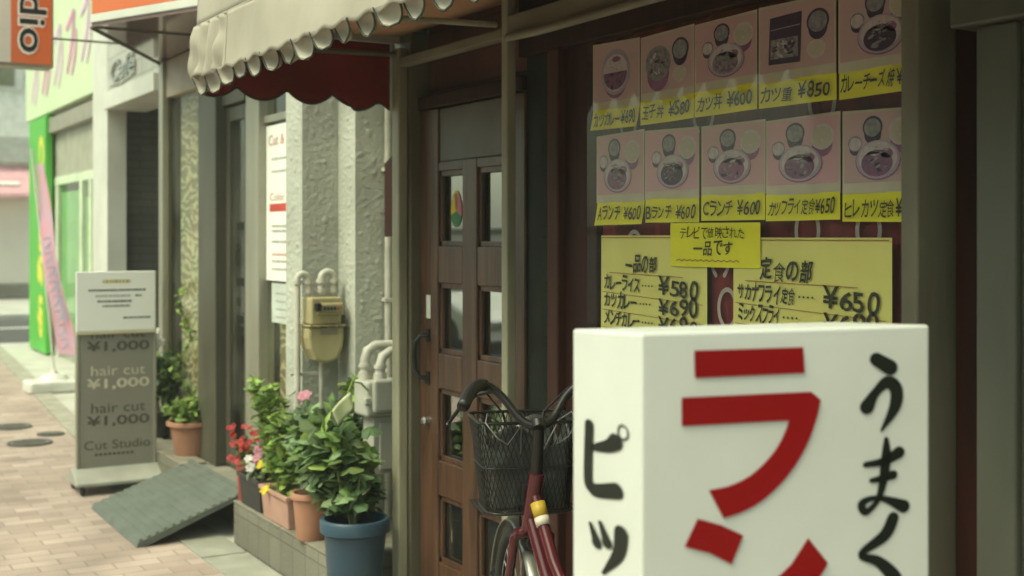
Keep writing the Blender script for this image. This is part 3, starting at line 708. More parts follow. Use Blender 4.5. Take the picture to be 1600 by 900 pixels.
bs([(.3785, 1.1372), (.3966, 1.139), (.4174, 1.1433)], [14, 20, 26])
bs([(.4174, 1.0786), (.4018, 1.0536), (.3605, 1.0288), (.3914, 1.0153), (.42, .9887), (.4279, .9639)], [34, 34, 20, 30, 40, 26])
mb.build('black_lettering', INK, body, fix=False)
lo_ = N0-fd*.0016; mb = MB()
def bl(pts, ws): bs(pts, ws, lo_, ld, 2.1)
bl([(.1765, 1.2151), (.1809, 1.1347), (.168, 1.1215), (.1459, 1.1205), (.0785, 1.1327)], [30, 30, 36, 38, 44])
bl([(.1787, 1.1803), (.1142, 1.1917), (.0815, 1.2031)], [14, 34, 46])
ring = [(.0560+.0165*math.cos(R(k*30)), 1.2205+.0100*math.sin(R(k*30))) for k in range(13)]
bl(ring, [5]*13)
bl([(.1709, 1.0649), (.1481, 1.0423)], [14, 34])
bl([(.1353, 1.0743), (.1111, 1.0507)], [14, 34])
bl([(.0616, 1.0745), (.0735, 1.0425), (.1247, 1.0032)], [44, 36, 10])
mb.build('side_lettering', INK, body, fix=False)

# ================================================================== BICYCLE  (front towards +Y)
BKX, BKY = 1.78, 2.54
B = thing('bicycle', (BKX, BKY, 0), 'maroon city bicycle with black wire basket parked by the diner window', 'bicycle')
P = lambda x, y, z: Vector((BKX+x, BKY+y, z))
def wheel(y, nm):
    c = P(0, y, .33)
    tyre = MB().lathe([(.305+.020*math.cos(R(a)), .018*math.sin(R(a))) for a in range(0, 361, 30)], c, 48, axis='x').build(nm, RUBBER, B, smooth='all')
    tag(tyre)
    mb = MB().lathe([(.298, -.012), (.302, -.012), (.296, 0), (.302, .012), (.298, .012), (.284, 0), (.298, -.012)], c, 48, axis='x'); mb.build('rim', STEEL, tyre, smooth='all')
    mb = MB()
    for k in range(28):
        a = 2*math.pi*k/28; s = .02 if k % 2 else -.02
        mb.tube([c+Vector((s, .02*math.cos(a+.5), .02*math.sin(a+.5))), c+Vector((0, .285*math.cos(a), .285*math.sin(a)))], .0012, 4)
    mb.build('spokes', STEEL, tyre)
    mb = MB().tube([c-Vector((.05, 0, 0)), c+Vector((.05, 0, 0))], .016, 12); mb.build('hub', STEEL, tyre, smooth=True)
    mb = MB()
    def fen(a, b):
        an = R(-20+a*150) if y < 0 else R(20+a*130)
        if y < 0: an = R(20+a*165)
        s = (b-.5)*2; r = .350-.008*s*s
        return c+Vector((.026*s, math.cos(an)*r, math.sin(an)*r))
    mb.grid(fen, 30, 6); mb.build('fender', FENDER, B, smooth='all', thick=.002)
wheel(-.46, 'rear_wheel')
STEER = (P(0, .375, 0), R(-19)); wheel(.62, 'front_wheel'); STEER = None
fr = MB()
fr.tube([P(0, .375, .86), P(0, .42, .70)], .021, 14)
fr.tube([P(0, .41, .735), P(0, .33, .60), P(0, .20, .42), P(0, .08, .31), P(0, 0, .275)], .019, 12)
fr.tube([P(0, .39, .805), P(0, .29, .64), P(0, .12, .455), P(0, -.03, .39), P(0, -.08, .40)], .016, 12)
fr.tube([P(0, .0, .275), P(0, -.15, .74)], .018, 12)
for s in (-1, 1):
    fr.tube([P(0, -.01, .275), P(.045*s, -.10, .28), P(.055*s, -.46, .33)], .010, 8)
    fr.tube([P(.02*s, -.115, .62), P(.055*s, -.46, .33)], .008, 8)
fr.tube([P(-.04, 0, .275), P(.04, 0, .275)], .024, 12)
fr.build('frame', BIKE, B, smooth=True)
STEER = (P(0, .375, 0), R(-19))
fk = MB()
for s in (-1, 1): fk.tube([P(.012*s, .42, .705), P(.05*s, .435, .675), P(.052*s, .50, .55), P(.052*s, .58, .40), P(.05*s, .62, .33)], [.013, .014, .013, .011, .009], 10)
fk.tube([P(-.05, .432, .685), P(.05, .432, .685)], .015, 10)
fk.build('fork', BIKE, B, smooth=True)
mb = MB().tube([P(0, .385, .845), P(0, .35, .985)], [.018, .015], 12); mb.tube([P(0, .345, .985), P(0, .36, 1.0)], .02, 12)
mb.build('stem', BLACKM, B, smooth=True)
hb = MB()
hp = [(0, .355, .985), (.05, .375, 1.005), (.10, .405, 1.06), (.14, .41, 1.09), (.18, .39, 1.10), (.215, .355, 1.088), (.25, .30, 1.055)]
hp = [(a*.86, b, c) for a, b, c in spline(hp, 4)]
full = [P(-a, b, c) for a, b, c in reversed(hp)]+[P(a, b, c) for a, b, c in hp[1:]]
bars = hb.tube(full, .0115, 10).build('handlebar', BLACKM, B, smooth='all')
for s in (-1, 1):
    g_ = [P(a*s, b, c) for a, b, c in hp[14:]]
    MB().tube(g_, .017, 12).build('grip', BLACK, bars, smooth='all')
    mb = MB().tube([P(.115*s, .43, 1.08), P(.155*s, .45, 1.068), P(.205*s, .42, 1.035), P(.245*s, .37, 1.000)], [.008, .007, .006, .005], 8)
    mb.lathe([(.001, -.006), (.006, 0), (.001, .006)], P(.245*s, .37, 1.0), 10)
    mb.build('brake_lever', BLACKM, bars, smooth=True)
    MB().tube([P(.16*s, .445, 1.08), P(.12*s, .52, 1.07), P(.06*s, .56, 1.0), P(.03*s, .50, .86), P(.03*s, .45, .70)], .0032, 6).build('brake_cable', BLACK, bars, smooth='all')
# basket: rim hoops, wire mesh walls
bk = MB(); y0, y1, zb, zt = .45, .69, .735, .985
def brect(z, f):
    wx = .118+.024*f; a, b = y0+.02*(1-f)*0, y1-.05*(1-f)
    r = .04; pts = []
    for cx, cy, a0 in ((wx-r, b-r, 0), (-wx+r, b-r, 90), (-wx+r, a+r, 180), (wx-r, a+r, 270)):
        for k in range(5): pts.append(P(cx+r*math.cos(R(a0+k*22.5)), cy+r*math.sin(R(a0+k*22.5)), z))
    return pts+[pts[0]]
for f in (0, .5, 1): bk.tube(brect(zb+(zt-zb)*f, f), .0045 if f in (0, 1) else .003, 6)
basket = bk.build('basket', BLACKM, B, smooth='all')
ms = MB(); NR = 64
ring0 = brect(zb, 0)[:-1]; ring1 = brect(zt, 1)[:-1]
def loop_at(ring, s):
    L = [0]
    for i in range(len(ring)): L.append(L[-1]+(ring[(i+1) % len(ring)]-ring[i]).length)
    d = (s % 1)*L[-1]
    for i in range(len(ring)):
        if d <= L[i+1]: return ring[i].lerp(ring[(i+1) % len(ring)], (d-L[i])/max(1e-9, L[i+1]-L[i]))
    return ring[0]
for k in range(NR):
    for sg in (-1, 1):
        ms.tube([loop_at(ring0, k/NR).lerp(loop_at(ring1, k/NR), 0), loop_at(ring0, (k+sg*3)/NR).lerp(loop_at(ring1, (k+sg*3)/NR), .5), loop_at(ring1, (k+sg*6)/NR)], .0013, 4, caps=False)
for k in range(-6, 7): ms.tube([P(k*.022, y0+.01, zb), P(k*.022, y1-.06, zb)], .0015, 4)
for k in range(12): ms.tube([P(-.14, y0+.015+k*.018, zb), P(.14, y0+.015+k*.018, zb)], .0015, 4)
ms.build('wire_mesh', BLACKM, basket)
def liner(a, b):
    q = (a*4) % 1; k = int(a*4) % 4; w0, ya, yb = .106+.016*b, y0+.012, y1-.055+.03*b
    cs = [(w0, yb), (-w0, yb), (-w0, ya), (w0, ya)]; p, r_n = cs[k], cs[(k+1) % 4]
    x, y = p[0]+(r_n[0]-p[0])*q, p[1]+(r_n[1]-p[1])*q
    n_ = .022*mnoise.noise(Vector((x*22, y*22, b*6)))
    return P(x*(.93+n_*2), y+n_*.5, zb+.008+b*(.205+.03*math.sin(a*25)))
mb = MB().grid(liner, 64, 14); mb.box(BKX-.10, BKX+.10, BKY+y0+.02, BKY+y1-.06, zb+.006, zb+.05)
mb.build('basket_liner', mat('grey_vinyl', (.085, .088, .08), (.045, .047, .042), sc=14, rough=.3), basket, smooth='all', thick=.001)
mb = MB()
for s, ph in ((-1, 0.), (1, .9)):
    mb.tube([P(s*.08, .49, .98), P(s*.12, .47, 1.01), P(s*.13, .44, .99), P(s*.10, .42, .95), P(s*.07, .43, .93), P(s*.05+.02, .44, .98), P(s*.03, .45, .90)], .0021, 6)
mb.build('plastic_tie', mat('pale_tie', (.22, .22, .21), rough=.4), basket, smooth='all')
mb = MB().box(BKX-.03, BKX+.03, BKY+.425, BKY+.46, .76, .82); mb.lathe([(.001, .03), (.026, .03), (.03, .02), (.03, 0), (.02, -.03), (.001, -.03)], P(0, .45, .66), 16, axis='y')
mb.build('headlamp', BLACK, B, bevel=.003)
STEER = None
# decal on the down tube
mb = MB().tube([P(0, .372, .780), P(0, .352, .745)], .0205, 12, mat('decal_yellow', (.48, .33, .03), (.40, .26, .02), sc=60, rough=.5)); mb.tube([P(0, .352, .745), P(0, .340, .725)], .0205, 12, CARDW)
mb.build('frame_decal', None, B, smooth='all')
# saddle, rack, crank, chain guard, stand
mb = MB().lathe([(.001, -.135), (.03, -.13), (.02, -.05), (.045, .04), (.095, .11), (.085, .14), (.001, .15)], P(0, -.155, .83), 20, axis='y', sx=1, sy=.35)
o_ = mb.build('saddle', BLACK, B, smooth='all')
mb = MB().tube([P(0, -.145, .72), P(0, -.165, .815)], .012, 10); mb.build('seat_post', STEEL, B, smooth=True)
mb = MB()
for s in (-1, 1): mb.tube([P(.05*s, -.20, .70), P(.06*s, -.45, .70), P(.05*s, -.62, .70)], .006, 8); mb.tube([P(.06*s, -.50, .70), P(.058*s, -.46, .33)], .005, 8)
for k in range(5): mb.tube([P(-.055, -.24-k*.09, .70), P(.055, -.24-k*.09, .70)], .005, 6)
mb.build('rear_rack', STEEL, B, smooth=True)
mb = MB().prism([(-.10, .235), (.10, .235), (.11, .27), (.09, .33), (-.05, .33), (-.48, .36), (-.50, .31)], .012, P(.06, 0, 0), (0, 1, 0), (0, 0, 1)); mb.build('chain_guard', FENDER, B, bevel=.004)
for s in (-1, 1):
    mb = MB().tube([P(.065*s, 0, .275), P(.075*s, .02*s, .275-.16*s)], .009, 8); mb.box(BKX+.075*s, BKX+.165*s, BKY+.02*s-.035, BKY+.02*s+.035, .275-.16*s-.012, .275-.16*s+.012)
    mb.build('pedal', BLACK, B)
mb = MB().tube([P(-.06, -.44, .32), P(-.09, -.42, .12), P(-.11, -.40, .008)], .009, 8); mb.tube([P(-.11, -.43, .008), P(-.11, -.35, .008)], .008, 8); mb.build('kickstand', STEEL, B, smooth=True)

# ================================================================== STEP, RAMP
ST = thing('concrete_step', (2.05, 6.4, 0), 'low tiled concrete step running along the shop fronts under the pots', 'step')
mb = MB().box(1.935, 2.62, 4.70, 6.02, 0, .20); mb.box(2.06, 2.62, 6.02, 7.12, 0, .196); mb.box(1.985, 2.62, 7.12, 8.6, 0, .20)
mb.build('block', STEPM, ST, bevel=.008)
for a, b, x in ((4.702, 6.018, 1.931), (7.122, 8.598, 1.981)):
    for k in range(4): MB().box(x, x+.15, a+(b-a)*k/4+.003, a+(b-a)*(k+1)/4-.003, .2005, .212).build('nosing_tile', CONCD, ST, bevel=.004)
RM = thing('entrance_ramp', (1.78, 6.6, 0), 'grey ribbed ramp leading up to the salon door', 'ramp')
mb = MB(); ra, rb = (1.50, .012), (2.06, .212)
y0, y1 = 6.16, 7.17
mb.prism([(ra[0], .002), (ra[0]+.01, ra[1]+.012), (rb[0], rb[1]+.012), (rb[0]+.02, rb[1]), (rb[0], rb[1]-.012), (ra[0]+.05, .003)], -(y1-y0), (0, y0, 0), (1, 0, 0), (0, 0, 1))
plate = mb.build('plate', MATG, RM)
mb = MB(); n = 14; dx, dz = (rb[0]-ra[0])/n, (rb[1]-ra[1])/n
for k in range(n):
    x, z = ra[0]+.012+dx*k, ra[1]+.0125+dz*k+.004
    mb.prism([(x, z-.004), (x+.004, z+.006), (x+.018, z+.011), (x+.022, z+.004)], -(y1-y0-.02), (0, y0+.01, 0), (1, 0, 0), (0, 0, 1))
mb.build('ribs', MATG, RM)

# ================================================================== SALON
SL = thing('salon_building', (2.2, 7.0, 0), 'hair salon front with rough white stucco pillars and grey metal frames', 'building')
def stucco(mb, x0, x1, y0, y1, z0, z1):
    """bumpy box: only the two faces towards the street and towards the diner are dense"""
    def ds(p):
        v = Vector(p); r = max(0, mnoise.noise(v*55)-.22)*.010+max(0, mnoise.noise(v*90+Vector((5, 1, 2)))-.25)*.006+.0012*mnoise.noise(v*9)
        return r
    nz = int((z1-z0)/.007)
    def f1(a, b):
        p = (x0, y0+a*(y1-y0), z0+b*(z1-z0)); e = min(1, a*8, (1-a)*8); return (x0-ds(p)*e, p[1], p[2])
    def f2(a, b):
        p = (x0+a*(x1-x0), y0, z0+b*(z1-z0)); e = min(1, a*8, (1-a)*8); return (p[0], y0-ds(p)*e, p[2])
    mb.grid(f1, max(8, int((y1-y0)/.007)), nz); mb.grid(f2, max(8, int((x1-x0)/.007)), nz)
    mb.add([(x1, y0, z0), (x1, y1, z0), (x1, y1, z1), (x1, y0, z1), (x0, y1, z0), (x0, y1, z1)], [(0, 1, 2, 3), (1, 4, 5, 2)])
mb = MB(); stucco(mb, 2.10, 2.278, 5.522, 5.735, .20, 2.5); mb.build('pillar', STUCCO, SL, smooth='all')
mb = MB(); stucco(mb, 2.2785, 2.47, 5.32, 5.521, .20, 2.5); mb.build('pillar', STUCCO, SL, smooth='all')
mb = MB(); stucco(mb, 2.4705, 2.60, 4.585, 5.319, .20, 2.5); mb.build('wall', STUCCO, SL, smooth='all')
MB().box(2.279, 2.6, 5.522, 5.735, .2, 2.5).build('wall_return', STUCCO, SL)
MB().box(2.10, 2.609, 4.601, 5.735, 2.501, 3.4).build('wall_head', STUCCO, SL)
# metal frames
fr = MB()
fr.box(2.20, 2.26, 5.737, 5.76, .2, 2.64)
fr.box(2.17, 2.26, 6.34, 6.50, .2, 2.64); fr.box(2.19, 2.26, 6.535, 6.61, .2, 2.64)
fr.box(2.20, 2.25, 5.76, 6.34, 2.09, 2.13); fr.box(2.20, 2.25, 5.76, 6.34, .2, .30)
fr.build('window_frame', ALU, SL, bevel=.005)
MB().box(2.15, 2.30, 7.02, 7.36, .2, 2.64).build('frame_post', ALUD, SL, bevel=.006)
mb = MB().box(2.16, 2.20, 8.19, 8.25, .0, 2.64); mb.box(2.19, 2.24, 8.25, 8.40, .0, 2.64); mb.build('mullion', ALU, SL, bevel=.005)
MB().box(2.185, 2.25, 6.62, 7.018, 2.24, 2.64).build('transom_panel', ALUD, SL, bevel=.004)
MB().box(2.185, 2.25, 7.362, 8.188, 2.40, 2.64).build('transom_panel', mat('beige_panel', (.40, .33, .25), rough=.5), SL, bevel=.004)
MB().box(2.185, 2.25, 7.362, 8.188, .2, .42).build('sill_panel', ALUD, SL, bevel=.004)
mb = MB().box(2.21, 2.25, 6.615, 6.69, .21, 2.23); mb.box(2.21, 2.25, 6.95, 7.017, .21, 2.23); mb.box(2.21, 2.25, 6.69, 6.95, .21, .36); mb.box(2.21, 2.25, 6.69, 6.95, 2.15, 2.23)
dr = mb.build('door', ALUD, SL, bevel=.004)
MB().box(2.226, 2.232, 6.69, 6.95, .36, 2.15).build('pane', GLASSS, dr)
mb = MB()
for z, w in ((1.56, .12), (1.44, .07), (1.36, .05), (1.25, .13), (1.14, .08), (1.04, .13), (.98, .12)):
    for k in range(int(w/.03)): rule(mb, k*.036, 0, k*.036+.026, 0, .045, (2.2245, 6.86, z), UF, VF, DARKP)
mb.build('pane_lettering', DARKP, dr, fix=False)
MB().box(2.222, 2.228, 7.362, 8.188, .42, 2.40).build('window_pane', GLASSS, SL)
MB().box(2.222, 2.228, 5.761, 6.339, .30, 2.09).build('window_pane', GLASSS, SL)
MB().box(2.222, 2.228, 5.761, 6.339, 2.131, 2.60).build('window_pane', GLASSS, SL)
mb = MB().box(4.6, 4.7, 4.6, 8.45, 0, 3.2); mb.box(2.26, 4.6, 8.40, 8.46, 0, 3.4); mb.box(2.3, 4.6, 4.62, 4.68, 0, 3); mb.box(2.3, 4.6, 5.8, 8.4, .05, .18); mb.box(2.3, 4.6, 5.8, 8.4, 2.7, 2.8)
mb.build('interior_wall', INTER, SL)
mb = MB().box(2.26, 4.6, 5.74, 8.40, 2.80, 6.0); mb.box(2.61, 4.6, 4.6, 5.74, 3.2, 6.0); mb.build('upper_wall', CREAMW, SL)
CU = thing('net_curtain', (2.32, 7.75, .45), 'patterned beige net curtain behind the salon window', 'curtain')
MB().grid(lambda a, b: (2.30+.018*math.sin(a*42)+.006*math.sin(a*90+b*4), 7.37+a*.81, .45+b*1.95), 90, 10).build('cloth', NET, CU, smooth='all')
CU = thing('net_curtain', (2.32, 6.05, .30), 'short beige net curtain below the poster in the salon window', 'curtain')
MB().grid(lambda a, b: (2.30+.014*math.sin(a*36), 5.77+a*.56, .31+b*.75), 60, 6).build('cloth', NET, CU, smooth='all')
# poster and lower sheet on the salon window
t = thing('wall_poster', (2.20, 6.10, 1.28), 'tall white salon price poster with a red band in the window', 'poster')
sh = MB().box(2.212, 2.217, 5.78, 6.335, 1.275, 2.075).build('sheet', PAPERW, t)
lm = MB(); o = Vector((2.2105, 6.335, 2.075))
text(lm, 'Cut & Blow', o+UF*.04+VF*(-.105), UF, VF, w=.46, h=.055, m=FAINTR, bold=.01)
text(lm, 'Color', o+UF*.06+VF*(-.39), UF, VF, w=.22, h=.04, m=FAINTR)
lm.add([o+UF*a+VF*b for a, b in ((.055, -.405), (.50, -.405), (.50, -.445), (.055, -.445))], [(0, 1, 2, 3)], POSTERR)
for z, w, c in ((-.175, .22, FAINTG), (-.24, .20, FAINTG), (-.52, .28, FAINTG), (-.545, .26, FAINTG), (-.60, .22, FAINTG), (-.665, .24, FAINTR), (-.70, .28, FAINTG), (-.74, .32, FAINTG)):
    x = .09
    while x < .09+w:
        d = rng.uniform(.012, .03); rule(lm, x, z, x+d, z, .012, o, UF, VF, c); x += d+rng.uniform(.005, .012)
lm.build('lettering', FAINTG, sh, fix=False)
t = thing('window_notice', (2.20, 6.05, 1.05), 'small pale bluish notice below the white poster', 'notice')
sh = MB().box(2.212, 2.217, 5.80, 6.25, 1.06, 1.262).build('sheet', mat('pale_blue_paper', (.55, .60, .54), rough=.6), t)
lm = MB(); o = Vector((2.2105, 6.25, 1.262))
for z in (-.05, -.09, -.13, -.17): rule(lm, .06, z, .30, z, .008, o, UF, VF, FAINTG)
lm.build('lettering', FAINTG, sh, fix=False)
# drain pipe and maroon sign plate in the corner by the diner
t = thing('drain_pipe', (2.43, 5.295, .2), 'thin white drain pipe running up the wall beside the diner post', 'pipe')
MB().tube([(2.43, 5.295, .21), (2.43, 5.295, 3.1)], .015, 12).build('pipe', PIPEW, t, smooth=True)
mb = MB()
for z in (.6, 1.2, 1.8, 2.4): mb.box(2.408, 2.452, 5.278, 5.322, z, z+.02)
mb.build('bracket', PIPEW, t, bevel=.003)
t = thing('sign_plate', (2.36, 4.9, 1.55), 'narrow maroon sign plate with slanted top beside the diner post', 'sign')
mb = MB().prism([(5.05, 1.50), (4.85, 1.50), (4.85, 1.90), (5.05, 1.82)], .02, (2.30, 0, 0), (0, 1, 0), (0, 0, 1)); mb.build('plate', MAROON, t, bevel=.003)
mb = MB().tube([(2.31, 4.92, 1.7), (2.48, 4.92, 1.7)], .008, 6); mb.build('bracket', BLACKM, t)

# triangular entrance canopy
CP = thing('entrance_canopy', (2.2, 6.95, 2.65), 'orange prow shaped canopy with white lip over the salon entrance', 'canopy')
tri = [(1.48, 7.10), (2.20, 5.50), (2.20, 8.40)]
def shrink(p, k):
    c = (2.20, 7.0); return [(c[0]+(a-c[0])*k, c[1]+(b-c[1])*k) for a, b in p]
MB().prism(shrink(tri, .985), .02, (0, 0, 2.646)).build('soffit', SOFFIT, CP)
MB().tube([(1.49, 7.12, 2.643), (2.19, 8.38, 2.643)], .009, 8).build('edge_strip', ALUD, CP, smooth=True)
MB().prism(tri, .045, (0, 0, 2.667)).build('lip', WHITEP, CP, bevel=.004)
MB().prism(shrink(tri, .99), .95, (0, 0, 2.713)).build('fascia', ORANGE, CP, bevel=.004)
mb = MB().box(1.50, 2.19, 7.095, 7.105, 2.638, 2.6455); mb.build('seam_strip', ALUD, CP)

# projecting "Cut Studio" sign
PS = thing('projecting_sign', (1.5, 8.55, 2.6), 'orange projecting sign with large black sideways lettering', 'sign')
mb = MB().box(1.10, 1.545, 8.50, 8.68, 2.585, 4.6); fr_ = mb.build('frame', ALU, PS, bevel=.01)
mb = MB(); mb.box(1.285, 1.53, 8.494, 8.502, 2.605, 4.58); mb.build('orange_face', ORANGE, fr_)
mb = MB(); mb.box(1.115, 1.284, 8.494, 8.502, 2.605, 4.58); mb.build('white_face', WHITEP, fr_)
lm = MB(); UD, VD = Vector((0, 0, -1)), Vector((1, 0, 0))
text(lm, 'Cut Studio', (1.322, 8.4905, 4.03), UD, VD, w=1.37, h=.185, m=PAPERW, bold=.05)
text(lm, 'Cut Studio', (1.334, 8.4890, 4.015), UD, VD, w=1.34, h=.168, m=INK, bold=.012)
lm.build('lettering', INK, fr_, fix=False)
mb = MB()
for z in (2.79, 3.6): mb.tube([(1.54, 8.59, z), (2.30, 8.59, z)], .007, 8)
mb.build('bracket', ALUD, PS)

# haircut stand sign
HC = thing('pavement_sign', (1.76, 7.66, 0), 'grey upright haircut price stand with white notice on top', 'sign')
mb = MB().box(1.525, 1.975, 7.65, 7.69, .12, 1.27); pan = mb.build('panel', GREY, HC, bevel=.004)
mb = MB()
for x in (1.517, 1.965): mb.box(x, x+.018, 7.645, 7.695, .11, 1.285)
mb.build('side_rail', ALU, HC, bevel=.004)
mb = MB(); mb.prism([(-.16, .055), (-.16, .075), (-.03, .14), (.03, .14), (.16, .075), (.16, .055)], .52, (1.49, 7.67, 0), (0, 1, 0), (0, 0, 1)); mb.build('base', mat('grey_base', (.34, .34, .29), rough=.5), HC, bevel=.006)
for x in (1.53, 1.97):
    for y in (7.54, 7.80): MB().lathe([(.001, -.012), (.02, -.012), (.026, 0), (.02, .012), (.001, .012)], (x, y, .028), 14, axis='x').build('caster', RUBBER, HC, smooth=True)
lm = MB(); ux, uz = Vector((1, 0, 0)), Vector((0, 0, 1)); yf = 7.6485
for z, mm in ((.815, GREYT), (.595, PALET), (.375, GREYT)):
    text(lm, 'hair cut', (1.60, yf, z+.085), ux, uz, w=.315, h=.058, m=mm, bold=.0)
    text(lm, '¥1,000', (1.575, yf, z), ux, uz, w=.365, h=.068, m=mm, bold=.02)
text(lm, 'Cut Studio', (1.560, yf, .245), ux, uz, w=.385, h=.052, m=GREYT)
for k in range(9): rule(lm, 1.62-1.56+k*.026, .215-.245, 1.62-1.56+k*.026+.018, .215-.245, .014, (1.56, yf, .245), ux, uz, GREYT)
lm.build('lettering', GREYT, pan, fix=False)
mb = MB().box(1.512, 1.972, 7.630, 7.647, .945, 1.295); nb = mb.build('notice_board', PAPERW, HC, bevel=.004)
MB().box(1.512, 1.972, 7.628, 7.648, .925, .9445).build('notice_ledge', mat('cream_plastic', (.55, .50, .34), rough=.5), HC, bevel=.003)
lm = MB(); o = Vector((1.512, 7.6285, .945))
def scr(x, y, w, t, m):
    e = x+w
    while x < e:
        d = rng.uniform(.008, .02); rule(lm, x, y, min(x+d, e), y, t, o, ux, uz, m); x += d+rng.uniform(.003, .006)
scr(.15, .292, .16, .020, OCHRE); scr(.07, .240, .33, .011, INK); scr(.11, .206, .20, .011, FAINTG); scr(.34, .206, .04, .011, INK); scr(.12, .174, .20, .011, INK); scr(.15, .146, .16, .010, GREYT); scr(.27, .075, .16, .010, INK)
lm.build('lettering', INK, nb, fix=False)

# ================================================================== CAFE BUILDING
CF = thing('cafe_building', (2.2, 9.5, 0), 'pale tiled building with metal letters over a dark brick passage', 'building')
MB().box(2.20, 2.35, 9.95, 10.46, 0, 7).build('pillar', WHITEP, CF, bevel=.006)
MB().box(2.205, 2.5, 8.46, 9.949, 2.60, 7).build('tiled_wall', CAFET, CF)
MB().box(2.17, 2.5, 8.462, 9.949, 2.472, 2.598).build('lintel', WHITEP, CF, bevel=.005)
mb = MB().box(2.351, 5.0, 10.15, 10.46, 0, 7); mb.build('brick_wall', BRICKW, CF)
mb = MB().box(2.501, 5.0, 8.46, 10.15, 2.55, 2.65); mb.box(4.9, 5.0, 8.46, 10.15, 0, 2.55); mb.build('passage_wall', INTER, CF)
mb = MB(); o = Vector((2.190, 9.80, 2.665))
vs, fs = glyphs('Café', .01)
text(mb, 'Café', o, UF+VF*.0, VF, w=.74, h=.16, m=None, bold=.012, shear=.25)
let = mb.build('metal_letters', STEEL, CF, thick=.012)
MB().tube([(2.195, 9.82, 2.652), (2.19, 9.5, 2.640), (2.192, 9.05, 2.675)], .006, 6).build('metal_underline', STEEL, CF, smooth=True)

# ================================================================== GREEN SHOP
GS = thing('green_shop', (3.0, 14.0, 0), 'cleaning shop with pale green fascia and pink painted lettering', 'building')
MB().box(3.05, 8, 10.47, 18.3, 3.05, 7.5).build('wall', CREAMW, GS)
MB().box(2.96, 3.049, 10.5, 18.3, 3.06, 4.6).build('fascia', PALEG, GS, bevel=.01)
lm = MB()
for k, (yc, zc) in enumerate(((17.6, 3.62), (16.8, 3.66), (16.0, 3.70), (15.2, 3.75), (14.4, 3.8), (13.5, 3.85))):
    for (a, b, c, d, w) in ((-.22, -.3, .18, .32, .13), (.05, -.35, .28, .1, .12), (-.28, .2, .1, .36, .10)):
        brush(lm, [(a, b, w*.7), ((a+c)/2+.06, (b+d)/2, w), (c, d, w*.6)], (2.955-.001*k, yc, zc), UF, VF, mat('fascia_pink', (.66, .26, .46), rough=.5) if k % 2 else mat('fascia_lilac', (.70, .48, .64), rough=.5))
lm.build('painted_lettering', None, GS, fix=False)
MB().box(2.97, 3.12, 10.6, 17.9, 2.80, 2.99).build('shutter_box', mat('shutter_metal', (.34, .32, .26), rough=.45, metal=.3), GS, bevel=.01)
MB().box(3.06, 3.20, 10.6, 18.0, 2.25, 2.80).build('shop_lintel', mat('dull_panel', (.36, .36, .28), rough=.6), GS)
MB().box(3.045, 3.15, 10.6, 18.0, 2.15, 2.249).build('transom', mat('pale_green_frame', (.60, .71, .50), rough=.5), GS)
mb = MB()
for y in (12.2, 13.3, 14.55, 15.05, 16.5): MB().box(3.04, 3.12, y, y+.12, 0, 2.149).build('mullion', MATS['pale_green_frame'], GS, bevel=.008)
mb = MB().box(3.06, 3.07, 10.6, 18.0, 0, 2.149); mb.build('shop_glass', GLASSS, GS)
pcs = [(16.4, 15.2, .3, 2.05, (.30, .66, .28)), (15.0, 14.7, .5, 1.95, (.28, .58, .20)), (16.4, 15.9, 1.5, 2.05, (.30, .55, .62)), (14.4, 14.0, 1.0, 1.95, (.60, .68, .22)), (13.2, 12.5, .7, 1.8, (.3, .55, .2)), (14.4, 13.5, .2, .9, (.45, .60, .35)), (15.9, 15.5, .4, .85, (.6, .25, .22))]
for k, (a, b, c, d, col) in enumerate(pcs):
    MB().box(3.075+.004*k, 3.078+.004*k, b, a, c, d).build('window_poster', mat('shop_poster_%s' % 'abcdefg'[k], col, rough=.6), GS)
mb = MB().box(4.4, 4.5, 10.6, 18.0, 0, 2.8); mb.box(3.2, 4.5, 17.95, 18.1, 0, 2.8); mb.build('interior_wall', CREAMW, GS)
MB().box(3.10, 8, 18.11, 18.30, 0, 3.05).build('end_wall', CREAMW, GS)
t = thing('tall_signboard', (2.97, 17.2, 0), 'tall narrow green signboard with yellow sideways lettering', 'signboard')
bo = MB().box(2.93, 3.02, 16.68, 17.85, .02, 3.03).build('board', GREENS, t, bevel=.01)
lm = MB(); text(lm, 'Cleaning up', (2.9275, 17.22, 2.85), (0, 0, -1), (0, -1, 0), w=2.6, h=.46, m=YTXT, bold=.05, shear=.2)
lm.build('lettering', YTXT, bo, fix=False)

# pink banner flag on a water base
t = thing('banner_flag', (2.33, 12.8, 0), 'pink banner flag leaning on a pole with white water base', 'flag')
mb = MB()
mb.prism([(-.22, -.18), (.22, -.18), (.25, -.12), (.25, .12), (.22, .18), (-.22, .18), (-.25, .12), (-.25, -.12)], .11, (2.31, 12.8, .004)); mb.lathe([(.15, .112), (.11, .16), (.03, .17), (.03, .21), (.001, .21)], (2.33, 12.8, 0), 20)
mb.build('water_base', mat('white_plastic', (.70, .70, .64), rough=.4), t, bevel=.03, seg=3)
MB().tube([(2.33, 12.8, .19), (2.24, 12.8, 1.2), (2.12, 12.8, 2.35)], .011, 8).build('pole', WHITEP, t, smooth=True)
def fl(a, b):
    x = 2.345-.19*b**.8+.018*math.sin(b*8+1); w = .022+.125*(1-b)**.9
    return (x+a*w+.01*math.sin(a*6+b*7), 12.79-a*.25+.045*math.sin(b*9+a*5), .36+1.84*b)
cl = MB().grid(fl, 8, 30).build('cloth', PINKF, t, smooth='all')
lm = MB()
